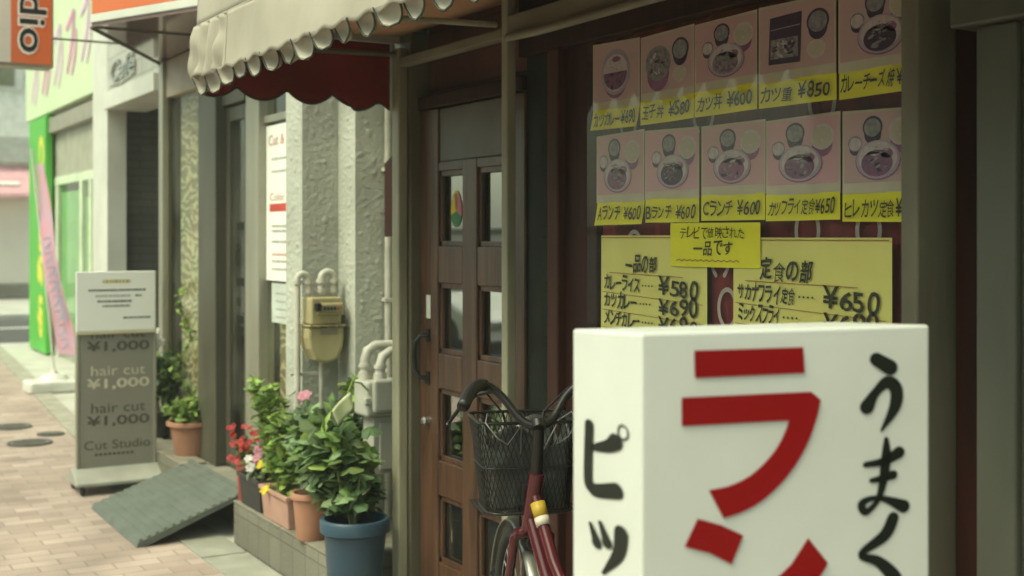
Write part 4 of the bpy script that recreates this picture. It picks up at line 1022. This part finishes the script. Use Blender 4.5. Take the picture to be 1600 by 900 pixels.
for k in range(8):
    b = .06+.075*k; c = fl(.5, b)
    brush(lm, [(-.045, .04, .02), (.03, .045, .03), (.0, -.02, .03), (-.035, -.05, .02)], (c[0], c[1]-.055, c[2]), (1, -.2, 0), (0, 0, 1), LILAC)
    brush(lm, [(.03, .0, .02), (.04, -.05, .03)], (c[0], c[1]-.057, c[2]), (1, -.2, 0), (0, 0, 1), LILAC)
lm.build('lettering', LILAC, cl, fix=False)

# ================================================================== FAR BUILDING ACROSS THE SIDE STREET
FB = thing('corner_house', (4, 34, 0), 'pale house with a pink shop awning across the side street', 'building')
MB().box(-6, 12, 33, 42, 0, 9).build('wall', mat('far_wall', (.80, .79, .70), rough=.8), FB)
mb = MB().box(3.3, 5.25, 32.93, 32.999, 5.10, 5.75); wf = mb.build('window', WHITEP, FB)
MB().box(4.15, 5.05, 32.90, 32.929, 5.2, 5.72).build('pane', mat('far_pane', (.14, .14, .07), rough=.2), wf)
MB().box(2.0, 5.45, 32.8, 32.999, 3.32, 3.95).build('sign_band', mat('far_grey_band', (.48, .47, .41), rough=.7), FB)
mb = MB().prism([(33.0, 3.25), (32.2, 2.55), (32.2, 2.45), (33.0, 2.50)], 4.0, (1.5, 0, 0), (0, 1, 0), (0, 0, 1)); fa = mb.build('shop_awning', mat('far_pink', (.80, .42, .44), rough=.8), FB)
lm = MB(); rule(lm, 0, 0, .7, 0, .12, (4.4, 32.42, 2.80), (1, 0, 0), (0, .75, .66), PAPERW); lm.build('white_print', PAPERW, fa)
MB().box(2.0, 5.5, 32.9, 32.999, .35, 2.45).build('shutter', mat('far_shutter', (.66, .60, .50), (.60, .54, .45), sc=1, rough=.7), FB)
MB().box(-6, 12, 32.85, 32.999, 0, .34).build('plinth', CONCD, FB)

# ================================================================== SHOP FRONT RIGHT OF THE DINER
NS = thing('neighbour_shopfront', (2.2, 1.2, 0), 'grey green framed shopfront at the right edge of the diner', 'building')
MB().box(2.12, 2.17, 1.655, 1.750, .02, 1.93).build('door_frame', mat('grey_green_frame', (.085, .088, .066), (.06, .063, .047), sc=6, st=(1, 1, .3), rough=.5), NS, bevel=.006)
MB().box(2.135, 2.17, 1.630, 1.654, .02, 1.93).build('door_frame', mat('grey_green_dark', (.05, .053, .04), rough=.5), NS, bevel=.004)
MB().box(2.10, 2.19, .2, 1.80, 1.931, 2.0).build('door_head', MATS['grey_green_frame'], NS, bevel=.006)
mb = MB()
for z in (1.545, 1.50, 1.225): mb.box(2.14, 2.17, .9, 1.629, z-.012, z+.012)
for y in (.88,): mb.box(2.14, 2.17, y-.05, y, .02, 1.93)
mb.build('glazing_bar', MATS['grey_green_frame'], NS, bevel=.003)
MB().box(2.152, 2.158, .881, 1.629, .02, 1.93).build('pane', GLASS, NS)
MB().box(2.215, 2.25, .2, 1.88, .02, 2.9).build('back_panel', MAROON, NS)
MB().box(2.305, 8, -14, .599, 2.6, 6.5).build('upper_wall', CREAMW, NS)
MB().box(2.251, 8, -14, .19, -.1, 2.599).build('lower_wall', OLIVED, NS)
MB().box(1.55, 2.304, -9, .60, 2.45, 2.6).build('sky_blocker', OLIVED, NS, bevel=.01)  # unseen overhang added to cut sky light on the white box sign

# ================================================================== GAS METERS
def ubend(mb, x, y, z, dx, r, drop0, drop1, rad=.013):
    pts = [(x, y, z-drop0)]+[(x+dx/2-dx/2*math.cos(R(a)), y, z+abs(dx)/2*math.sin(R(a))) for a in range(0, 181, 22)]+[(x+dx, y, z-drop1)]
    mb.tube(pts, rad, 12)
    for q, dd in ((x, drop0), (x+dx, drop1)):
        for zz in (z-.012, z-dd+.02): mb.tube([(q, y, zz-.009), (q, y, zz+.009)], rad*1.45, 12)
M1 = thing('gas_meter', (2.17, 5.45, .95), 'old yellow gas meter with a rounded belly on the stucco pillar', 'gas meter', 'gas meters on the wall')
mb = MB()
mb.box(2.088, 2.235, 5.375, 5.495, 1.10, 1.225); mb.box(2.110, 2.240, 5.355, 5.374, 1.145, 1.20)
up_ = mb.build('upper_case', METERY, M1, bevel=.012, seg=3)
MB().box(2.125, 2.225, 5.349, 5.3545, 1.158, 1.192).build('dial_window', mat('dial_grey', (.30, .28, .19), rough=.2), up_, bevel=.002)
mb = MB().box(2.100, 2.125, 5.340, 5.374, 1.165, 1.20); mb.build('black_valve', BLACK, up_, bevel=.004)
mb = MB()
mb.prism([(-.085, .0), (.085, .0), (.088, -.05), (.080, -.10), (.055, -.15), (.0, -.168), (-.055, -.15), (-.080, -.10), (-.088, -.05)], .125, (2.162, 5.497, 1.092), (1, 0, 0), (0, 0, 1))
mb.build('belly', METERY, M1, bevel=.015, seg=3)
mb = MB().box(2.070, 2.255, 5.360, 5.500, 1.093, 1.099); mb.build('flange', mat('meter_flange', (.40, .32, .15), rough=.5), M1, bevel=.003)
MB().box(2.13, 2.215, 5.3695, 5.3715, 1.055, 1.085).build('name_plate', mat('plate_grey', (.24, .22, .16), rough=.5), M1)
mb = MB()
for x in (2.085, 2.125, 2.165, 2.205, 2.24): mb.lathe([(.001, -.006), (.006, -.006), (.006, .0), (.001, .0)], (x, 5.366, 1.096), 6, axis='y')
mb.build('flange_bolt', STEEL, M1)
lm = MB()
for k in range(5): lm.add([(2.137+k*.016, 5.3475, 1.168), (2.149+k*.016, 5.3475, 1.168), (2.149+k*.016, 5.3475, 1.182), (2.137+k*.016, 5.3475, 1.182)], [(0, 1, 2, 3)], BLACK if k < 4 else POSTERR)
lm.build('dial_digits', BLACK, M1, fix=False)
mb = MB()
ubend(mb, 2.050, 5.45, 1.305, .052, 0, .60, .075, .015); ubend(mb, 2.165, 5.45, 1.308, .062, 0, .075, .075, .0165)
mb.build('pipe_bend', PIPEW, M1, smooth=True)
mb = MB().tube([(2.050, 5.45, .72), (2.050, 5.45, .22)], .015, 12); mb.tube([(2.050, 5.45, .60), (2.050, 5.45, .68)], .021, 12); mb.tube([(2.03, 5.43, .80), (1.99, 5.40, .785)], .006, 8)
mb.tube([(2.165, 5.45, .93), (2.165, 5.45, .30)], .010, 10); mb.box(2.02, 2.19, 5.46, 5.475, .865, .878)
mb.build('riser_pipe', PIPEW, M1, smooth=True)
M2 = thing('gas_meter', (2.2, 4.9, .55), 'white box gas meter half hidden behind the diner post', 'gas meter', 'gas meters on the wall')
mb = MB().box(2.125, 2.30, 4.84, 4.98, .745, .895); mb.box(2.145, 2.30, 4.81, 4.839, .765, .905); mb.build('case', METERW, M2, bevel=.014, seg=3)
mb = MB().box(2.165, 2.30, 4.86, 4.97, .50, .744); mb.box(2.19, 2.30, 4.852, 4.859, .52, .72); mb.build('lower_box', METERW, M2, bevel=.008)
MB().box(2.115, 2.15, 4.83, 4.86, .80, .83).build('union', METERW, M2, bevel=.006)
mb = MB()
for x, y, zt in ((2.165, 4.95, 1.035), (2.20, 4.87, 1.015)):
    mb.tube([(x, y, .90), (x, y, zt-.06), (x+.012, y, zt-.02), (x+.045, y, zt), (x+.14, y, zt), (x+.20, y, zt+.005)], .021, 14)
    mb.tube([(x, y, .895), (x, y, .925)], .028, 14); mb.tube([(x, y, .945), (x, y, .96)], .027, 14)
mb.build('pipe_bend', PIPEW, M2, smooth=True)
t = thing('yellow_tag', (2.06, 4.84, .82), 'pale yellow tag hanging by a string beside the white gas meter', 'tag')
mb = MB().grid(lambda a, b: (1.977+(.073-.0)*a+(-.027+.007*a)*b, 4.79+.012*math.sin(a*3), .73+.064*a+(.064+.007*a)*b), 6, 6); mb.build('card', mat('tag_paper', (.78, .82, .48), rough=.6), t, smooth='all', thick=.003)
MB().tube([(2.022, 4.80, .855), (2.045, 4.805, .905), (2.09, 4.82, .895), (2.13, 4.84, .86)], .004, 6).build('string', mat('green_string', (.25, .33, .06), rough=.7), t)

# ================================================================== PLANTS
def leaf(mb, p, d, n, L, w, m, fold=.18, lobes=False):
    d = d.normalized(); s = d.cross(n)
    if s.length < 1e-4: s = d.orthogonal()
    s.normalize(); n = s.cross(d).normalized()
    if lobes:
        out = [(0, 0), (.45, .12), (.55, .42), (.28, .50), (.34, .78), (0, 1), (-.34, .78), (-.28, .50), (-.55, .42), (-.45, .12)]
        vs = [p+s*(a*w*1.6)+d*(b*L)+n*(-abs(a)*w*fold*2-b*b*L*.22) for a, b in out]; c = len(vs); vs.append(p+d*(.45*L)+n*(L*.03))
        mb.add(vs, [(i, (i+1) % 10, c) for i in range(10)], m)
    else:
        out = [(0, 0), (.42, .28), (.5, .55), (.25, .85), (0, 1), (-.25, .85), (-.5, .55), (-.42, .28)]
        vs = [p+s*(a*w)+d*(b*L)+n*(abs(a)*w*fold*1.5-b*b*L*.25) for a, b in out]; c = len(vs); vs.append(p+d*(.5*L)-n*(L*.06))
        mb.add(vs, [(i, (i+1) % 8, c) for i in range(8)], m)
def bush(mb, c, r, n, L, mats, r_, lobes=False, updir=.35, droop=0, wl=.55):
    c = Vector(c)
    for i in range(n):
        while True:
            v = Vector((r_.uniform(-1, 1), r_.uniform(-1, 1), r_.uniform(-1, 1)))
            if .12 < v.length < 1: break
        lump = .75+.45*mnoise.noise(v.normalized()*1.8+c*3)
        p = c+Vector((v.x*r[0], v.y*r[1], v.z*r[2]))*lump
        d = Vector((v.x+r_.uniform(-.6, .6), v.y+r_.uniform(-.6, .6), v.z*.5+updir+r_.uniform(-.6, .5)-droop))
        nn = Vector((r_.uniform(-.5, .5)+v.x*.3, r_.uniform(-.5, .5)+v.y*.3, 1))
        l = L*r_.uniform(.6, 1.25)
        leaf(mb, p-d.normalized()*l*.5, d, nn, l, l*wl*r_.uniform(.8, 1.2), r_.choice(mats), lobes=lobes)
def flower(mb, p, r, m, r_, n=6):
    p = Vector(p); ax = Vector((r_.uniform(-.9, -.1), r_.uniform(-.9, -.1), r_.uniform(.2, .8))).normalized(); a = ax.orthogonal().normalized(); b = ax.cross(a)
    for k in range(n):
        q = 2*math.pi*k/n; d = a*math.cos(q)+b*math.sin(q)+ax*.35
        leaf(mb, p, d, ax, r, r*.9, m, fold=.1)
def pot(t, c, r0, r1, h, m, z0, rim=.015):
    x, y = c
    MB().lathe([(.001, z0), (r0*.97, z0), (r0, z0+.006), (r0+(r1-r0)*.85, z0+h*.86), (r1, z0+h*.86), (r1+rim, z0+h*.88), (r1+rim, z0+h*.98), (r1+rim*.6, z0+h), (r1-.004, z0+h), (r1-.010, z0+h*.90), (.001, z0+h*.90)], (x, y, 0), 36).build('pot', m, t, smooth=True)
    MB().grid(lambda a, b: (x+(r1-.012)*(b)*math.cos(a*6.2832), y+(r1-.012)*b*math.sin(a*6.2832), z0+h*.905+.01*mnoise.noise(Vector((a*9, b*4, x)))), 24, 4).build('soil', SOIL, t)
def planter(t, x0, x1, y0, y1, z0, h, m, tap=.012):
    mb = MB(); a = [(x0+tap, y0+tap), (x1-tap, y0+tap), (x1-tap, y1-tap), (x0+tap, y1-tap)]; b = [(x0, y0), (x1, y0), (x1, y1), (x0, y1)]
    vs = [(*p, z0) for p in a]+[(*p, z0+h) for p in b]+[(p[0]+(.012 if p[0] == x0 else -.012), p[1]+(.012 if p[1] == y0 else -.012), z0+h) for p in b]
    vs += [(p[0]+(.014 if p[0] == x0 else -.014), p[1]+(.014 if p[1] == y0 else -.014), z0+h-.03) for p in b]
    fs = [(3, 2, 1, 0)]+[(k+i, k+(i+1) % 4, k+4+(i+1) % 4, k+4+i) for k in (0, 4, 8) for i in range(4)]+[(12, 13, 14, 15)]
    mb.add(vs, fs); mb.build('planter_box', m, t, bevel=.004)
    mb = MB(); e = .008
    for (px0, px1, py0, py1) in ((x0-e, x1+e, y0-e, y0+.006), (x0-e, x1+e, y1-.006, y1+e), (x0-e, x0+.006, y0+.006, y1-.006), (x1-.006, x1+e, y0+.006, y1-.006)): mb.box(px0, px1, py0, py1, z0+h-.016, z0+h+.003)
    mb.build('planter_rim', m, t, bevel=.003)
    MB().box(x0+.015, x1-.015, y0+.015, y1-.015, z0+h-.05, z0+h-.02).build('soil', SOIL, t)
def stems(mb, base, tips, r=.004):
    for tp in tips:
        b = Vector(base)+Vector((rng.uniform(-.02, .02), rng.uniform(-.02, .02), 0)); e = Vector(tp); mb.tube([b, b.lerp(e, .5)+Vector((rng.uniform(-.02, .02), rng.uniform(-.02, .02), .02)), e], [r, r*.8, r*.5], 5)
GP = 'potted plants along the step'
SZ = .212
# terracotta pot by the haircut sign
t = thing('potted_plant', (2.13, 7.42, SZ), 'wide terracotta pot of bright green leaves behind the grey ramp', 'potted plant', GP)
pot(t, (2.13, 7.42), .095, .132, .20, TERRA, SZ)
r_ = random.Random(1); mb = MB(); bush(mb, (2.12, 7.42, .47), (.17, .17, .09), 330, .06, [LEAF_M, LEAF_L], r_); bush(mb, (2.12, 7.42, .50), (.12, .12, .06), 90, .05, [LEAF_L], r_)
mb.build('foliage', None, t, fix=False); mb = MB(); stems(mb, (2.13, 7.42, .38), [(2.1, 7.4, .5), (2.16, 7.45, .5), (2.13, 7.36, .52)]); mb.build('stem', STEM, t)
# climbing vine
t = thing('climbing_vine', (2.17, 7.62, SZ), 'thin light green vine climbing the salon window frame', 'plant')
mb = MB(); r_ = random.Random(2); vp = [Vector((2.10+.04*math.sin(k*.9), 7.50+.035*math.cos(k*1.3)-.004*k, .45+k*.055)) for k in range(14)]
for p in vp: bush(mb, p, (.04, .05, .035), 9, .05, [LEAF_L, LEAF_M], r_)
mb.build('foliage', None, t, fix=False); MB().tube([Vector((2.13, 7.6, SZ))]+vp, .004, 5).build('stem', STEM, t)
# white flowered plant behind the sign
t = thing('potted_plant', (2.13, 8.2, SZ), 'leafy plant with a white flower behind the haircut price stand', 'potted plant', GP)
pot(t, (2.13, 8.18), .08, .10, .17, DARKPOT, SZ)
mb = MB(); r_ = random.Random(3); bush(mb, (2.13, 8.12, .62), (.15, .17, .22), 300, .075, [LEAF_M, LEAF_D], r_)
mb.build('foliage', None, t, fix=False); mb = MB(); stems(mb, (2.13, 8.15, .36), [(2.1, 8.1, .6), (2.16, 8.15, .7), (2.08, 8.1, .85)]); mb.build('stem', STEM, t)
mb = MB()
for p in ((2.06, 8.02, .86), (2.05, 8.0, .90), (2.09, 8.03, .83)): flower(mb, p, .045, PET_W, r_, 7)
mb.build('flower', None, t, fix=False)
# red pot with red flowers
t = thing('potted_plant', (2.01, 5.98, SZ), 'small red pot of bright red flowers beside the ramp', 'potted plant', GP)
pot(t, (2.00, 5.995), .045, .058, .20, REDP, SZ, .006)
mb = MB(); r_ = random.Random(4); bush(mb, (1.99, 6.0, .46), (.075, .085, .07), 70, .045, [LEAF_D, LEAF_M], r_); mb.build('foliage', None, t, fix=False)
mb = MB()
for k in range(30): flower(mb, (1.975+r_.uniform(-.08, .06), 5.97+r_.uniform(-.10, .10), .49+r_.uniform(-.08, .085)), .019, PET_R, r_, 5)
mb.build('flower', None, t, fix=False)
# charcoal planter with pansies
t = thing('potted_plant', (1.99, 5.72, SZ), 'charcoal planter of grey green leaves with yellow and pale pink pansies', 'potted plant', GP)
planter(t, 1.935, 2.065, 5.645, 5.945, SZ, .15, DARKPOT)
mb = MB(); r_ = random.Random(5); bush(mb, (1.985, 5.79, .405), (.10, .17, .075), 240, .035, [LEAF_GR, LEAF_GR, LEAF_M], r_); mb.build('foliage', None, t, fix=False)
for p, m_ in (((1.92, 5.56, .455), PET_Y), ((1.915, 5.50, .355), PET_Y), ((1.925, 5.63, .475), PET_P), ((1.93, 5.66, .50), PET_P), ((1.94, 5.80, .44), PET_W), ((1.92, 5.72, .425), PET_W)):
    mb = MB()
    for q_ in range(2): flower(mb, Vector(p)+Vector((r_.uniform(-.006, .006), r_.uniform(-.008, .008), r_.uniform(-.006, .006))), .024, m_, r_, 6)
    mb.build('flower', None, t, fix=False)
# pink planter
t = thing('potted_plant', (1.985, 5.25, SZ), 'pinkish rectangular planter with tall upright green plants', 'potted plant', GP)
planter(t, 1.930, 2.045, 5.26, 5.61, SZ, .145, PINKPL)
mb = MB(); r_ = random.Random(6)
bush(mb, (1.975, 5.43, .46), (.085, .17, .14), 220, .058, [LEAF_M, LEAF_M, LEAF_L], r_, updir=.7)
for (x, y, zt) in ((1.97, 5.62, .80), (1.94, 5.72, .82), (2.0, 5.55, .76), (1.97, 5.45, .70), (1.98, 5.80, .78)):
    for k in range(9): bush(mb, (x, 5.45+(y-5.45)*k/8, .45+(zt-.45)*k/8), (.055, .055, .03), 10, .068, [LEAF_L, LEAF_M], r_, updir=.5)
bush(mb, (1.955, 5.38, .37), (.05, .10, .07), 60, .05, [LEAF_L], r_)
mb.build('foliage', None, t, fix=False)
mb = MB(); stems(mb, (1.98, 5.42, .35), [(1.97, 5.62, .78), (1.94, 5.70, .79), (2.0, 5.55, .72), (2.03, 5.30, .77)]); mb.build('stem', STEM, t)
mb = MB()
for k in range(4): flower(mb, (2.03+r_.uniform(-.015, .015), 5.32+r_.uniform(-.02, .02), .785+r_.uniform(-.012, .012)), .032, PET_P, r_, 6)
mb.build('flower', None, t, fix=False)
# round terracotta pot
t = thing('potted_plant', (1.975, 4.86, SZ), 'round terracotta pot with broad leaves next to the blue pot', 'potted plant', GP)
pot(t, (1.975, 5.085), .062, .080, .20, TERRA, SZ, .008)
mb = MB(); r_ = random.Random(8); bush(mb, (1.965, 5.06, .62), (.135, .17, .22), 200, .080, [LEAF_G, LEAF_D, LEAF_M], r_, lobes=True, droop=.2)
mb.build('foliage', None, t, fix=False)
mb = MB(); stems(mb, (1.975, 5.085, .38), [(1.95, 5.1, .62), (2.0, 5.05, .70), (1.98, 5.0, .55), (2.0, 5.12, .78)]); mb.build('stem', STEM, t)
# blue pot
t = thing('potted_plant', (1.93, 4.52, .004), 'large blue pot of broad lobed leaves beside the diner post', 'potted plant', GP)
pot(t, (1.935, 4.52), .095, .122, .41, BLUEP, .004, .014)
mb = MB(); r_ = random.Random(9)
bush(mb, (1.925, 4.60, .49), (.13, .13, .08), 110, .095, [LEAF_D, LEAF_G], r_, lobes=True, droop=.35)
bush(mb, (1.925, 4.62, .61), (.155, .16, .21), 150, .092, [LEAF_G, LEAF_M, LEAF_D], r_, lobes=True, droop=.25)
bush(mb, (1.975, 4.56, .51), (.085, .10, .10), 55, .11, [LEAF_D, LEAF_G], r_, droop=.5, wl=.4)
bush(mb, (1.88, 4.66, .66), (.11, .10, .16), 60, .115, [LEAF_G, LEAF_G, LEAF_L], r_, lobes=True, droop=.3)
mb.build('foliage', None, t, fix=False)
mb = MB(); stems(mb, (1.935, 4.52, .38), [(1.92, 4.6, .72), (1.97, 4.58, .68), (1.88, 4.58, .62), (1.95, 4.5, .6), (1.92, 4.72, .80)], .006); mb.build('stem', STEM, t)
# dark shrub behind by the meters
t = thing('shrub', (2.20, 5.15, SZ), 'dark leafy shrub growing under the yellow gas meter', 'shrub')
mb = MB(); r_ = random.Random(10); bush(mb, (2.20, 5.20, .66), (.13, .15, .22), 260, .06, [LEAF_D, LEAF_D, LEAF_M], r_); bush(mb, (2.17, 5.10, .42), (.10, .12, .16), 110, .06, [LEAF_D], r_); bush(mb, (2.21, 5.15, .84), (.09, .12, .07), 60, .055, [LEAF_M, LEAF_L], r_)
mb.build('foliage', None, t, fix=False); mb = MB(); stems(mb, (2.20, 5.18, SZ), [(2.2, 5.2, .8), (2.25, 5.15, .7), (2.15, 5.2, .75)]); mb.build('stem', STEM, t)
# small red pot behind the post
t = thing('potted_plant', (2.16, 4.70, SZ), 'small red pot with dark leaves mostly hidden by the diner post', 'potted plant', GP)
pot(t, (2.115, 4.76), .05, .062, .12, REDP, SZ, .006)
mb = MB(); r_ = random.Random(11); bush(mb, (2.115, 4.76, .46), (.06, .06, .12), 60, .06, [LEAF_D], r_); mb.build('foliage', None, t, fix=False)
# weed at the end of the step
t = thing('weed', (1.86, 4.86, .004), 'small weed growing at the foot of the step', 'weed')
mb = MB(); r_ = random.Random(12); bush(mb, (1.875, 4.80, .04), (.05, .06, .03), 40, .045, [LEAF_D, LEAF_GR], r_); mb.build('foliage', None, t, fix=False)

# ================================================================== ACROSS THE STREET (seen in the panes)
OP = thing('opposite_building', (-9, 5, 0), 'taller pale building across the street reflected in the window', 'building')
MB().box(-14, -9, -10, 14, -.12, 5.2).build('wall', mat('opposite_wall', (.55, .54, .47), (.47, .46, .40), sc=.6, rough=.8), OP)
for k in range(4):
    y = -8+k*5.4
    MB().box(-8.99, -8.93, y, y+3.6, .2, 2.5).build('shop_window', mat('opposite_pane', (.04, .045, .04), rough=.12), OP)
    MB().box(-8.95, -8.2, y-.3, y+3.9, 2.7, 2.9).build('hood', OLIVED, OP)
OL = thing('pane_sky_wall', (-9, 30, 0), 'low white wall added across the street so the door panes reflect sky', 'wall')
MB().box(-9.2, -9, 14.3, 60, -.12, 1.55).build('wall', WHITEP, OL)  # made-up wall, kept low so the upper door panes mirror bright sky
MB().box(-9.3, -8.9, 14.2, 60, 1.551, 1.68).build('coping', OLIVED, OL)
VY = 15.3
VN = thing('parked_car', (-3.6, VY, -.12), 'white car parked across the street reflected in the door panes', 'car')
h = -.12
def car_prism(pts, w, x): return MB().prism(pts, w, (x, VY, h), (0, 1, 0), (0, 0, 1))
car_prism([(-2.06, .30), (-2.02, .62), (-.95, .92), (-.35, 1.40), (1.2, 1.42), (1.75, .98), (2.02, .70), (2.0, .25)], 1.6, -4.4).build('body', WHITEP, VN, bevel=.07, seg=3)
car_prism([(-.62, .80), (-.20, 1.33), (.42, 1.33), (.42, .80)], 1.62, -4.41).build('side_window', MATS['opposite_pane'], VN, bevel=.02)
car_prism([(.52, .80), (.52, 1.33), (1.15, 1.33), (1.5, .80)], 1.62, -4.41).build('side_window', MATS['opposite_pane'], VN, bevel=.02)
car_prism([(-.93, .945), (-.96, .955), (-.40, 1.40), (-.37, 1.39)], 1.35, -4.275).build('windscreen', MATS['opposite_pane'], VN)
for x in (-4.2, -3.15): MB().box(x-.14, x+.14, VY-2.075, VY-2.0, h+.50, h+.60).build('headlight', STEEL, VN, bevel=.02)
car_prism([(-2.10, .22), (-2.10, .36), (2.06, .36), (2.06, .22)], 1.63, -4.415).build('bumper', BLACK, VN, bevel=.02)
MB().box(-2.795, -2.775, VY+.20, VY+.36, h+.70, h+.74).build('door_handle', BLACK, VN)
for y in (-1.35, 1.3):
    for x in (-4.36, -2.86):
        MB().lathe([(.001, -.1), (.28, -.1), (.32, -.05), (.32, .05), (.28, .1), (.001, .1)], (x, VY+y, h+.32), 24, axis='x').build('wheel', RUBBER, VN, smooth=True)

# ================================================================== AIR
hm = bpy.data.materials.new('haze_air'); hm.use_nodes = True; n_ = hm.node_tree.nodes; n_.remove(n_['Principled BSDF'])
pv = n_.new('ShaderNodeVolumePrincipled'); pv.inputs['Color'].default_value = (.92, .95, .88, 1); pv.inputs['Density'].default_value = .0038; pv.inputs['Anisotropy'].default_value = .2
hm.node_tree.links.new(pv.outputs[0], n_['Material Output'].inputs['Volume'])
hz = MB().box(-95, 115, -65, 145, -1.3, 9.6).build('haze', hm); tag(hz, kind='stuff')
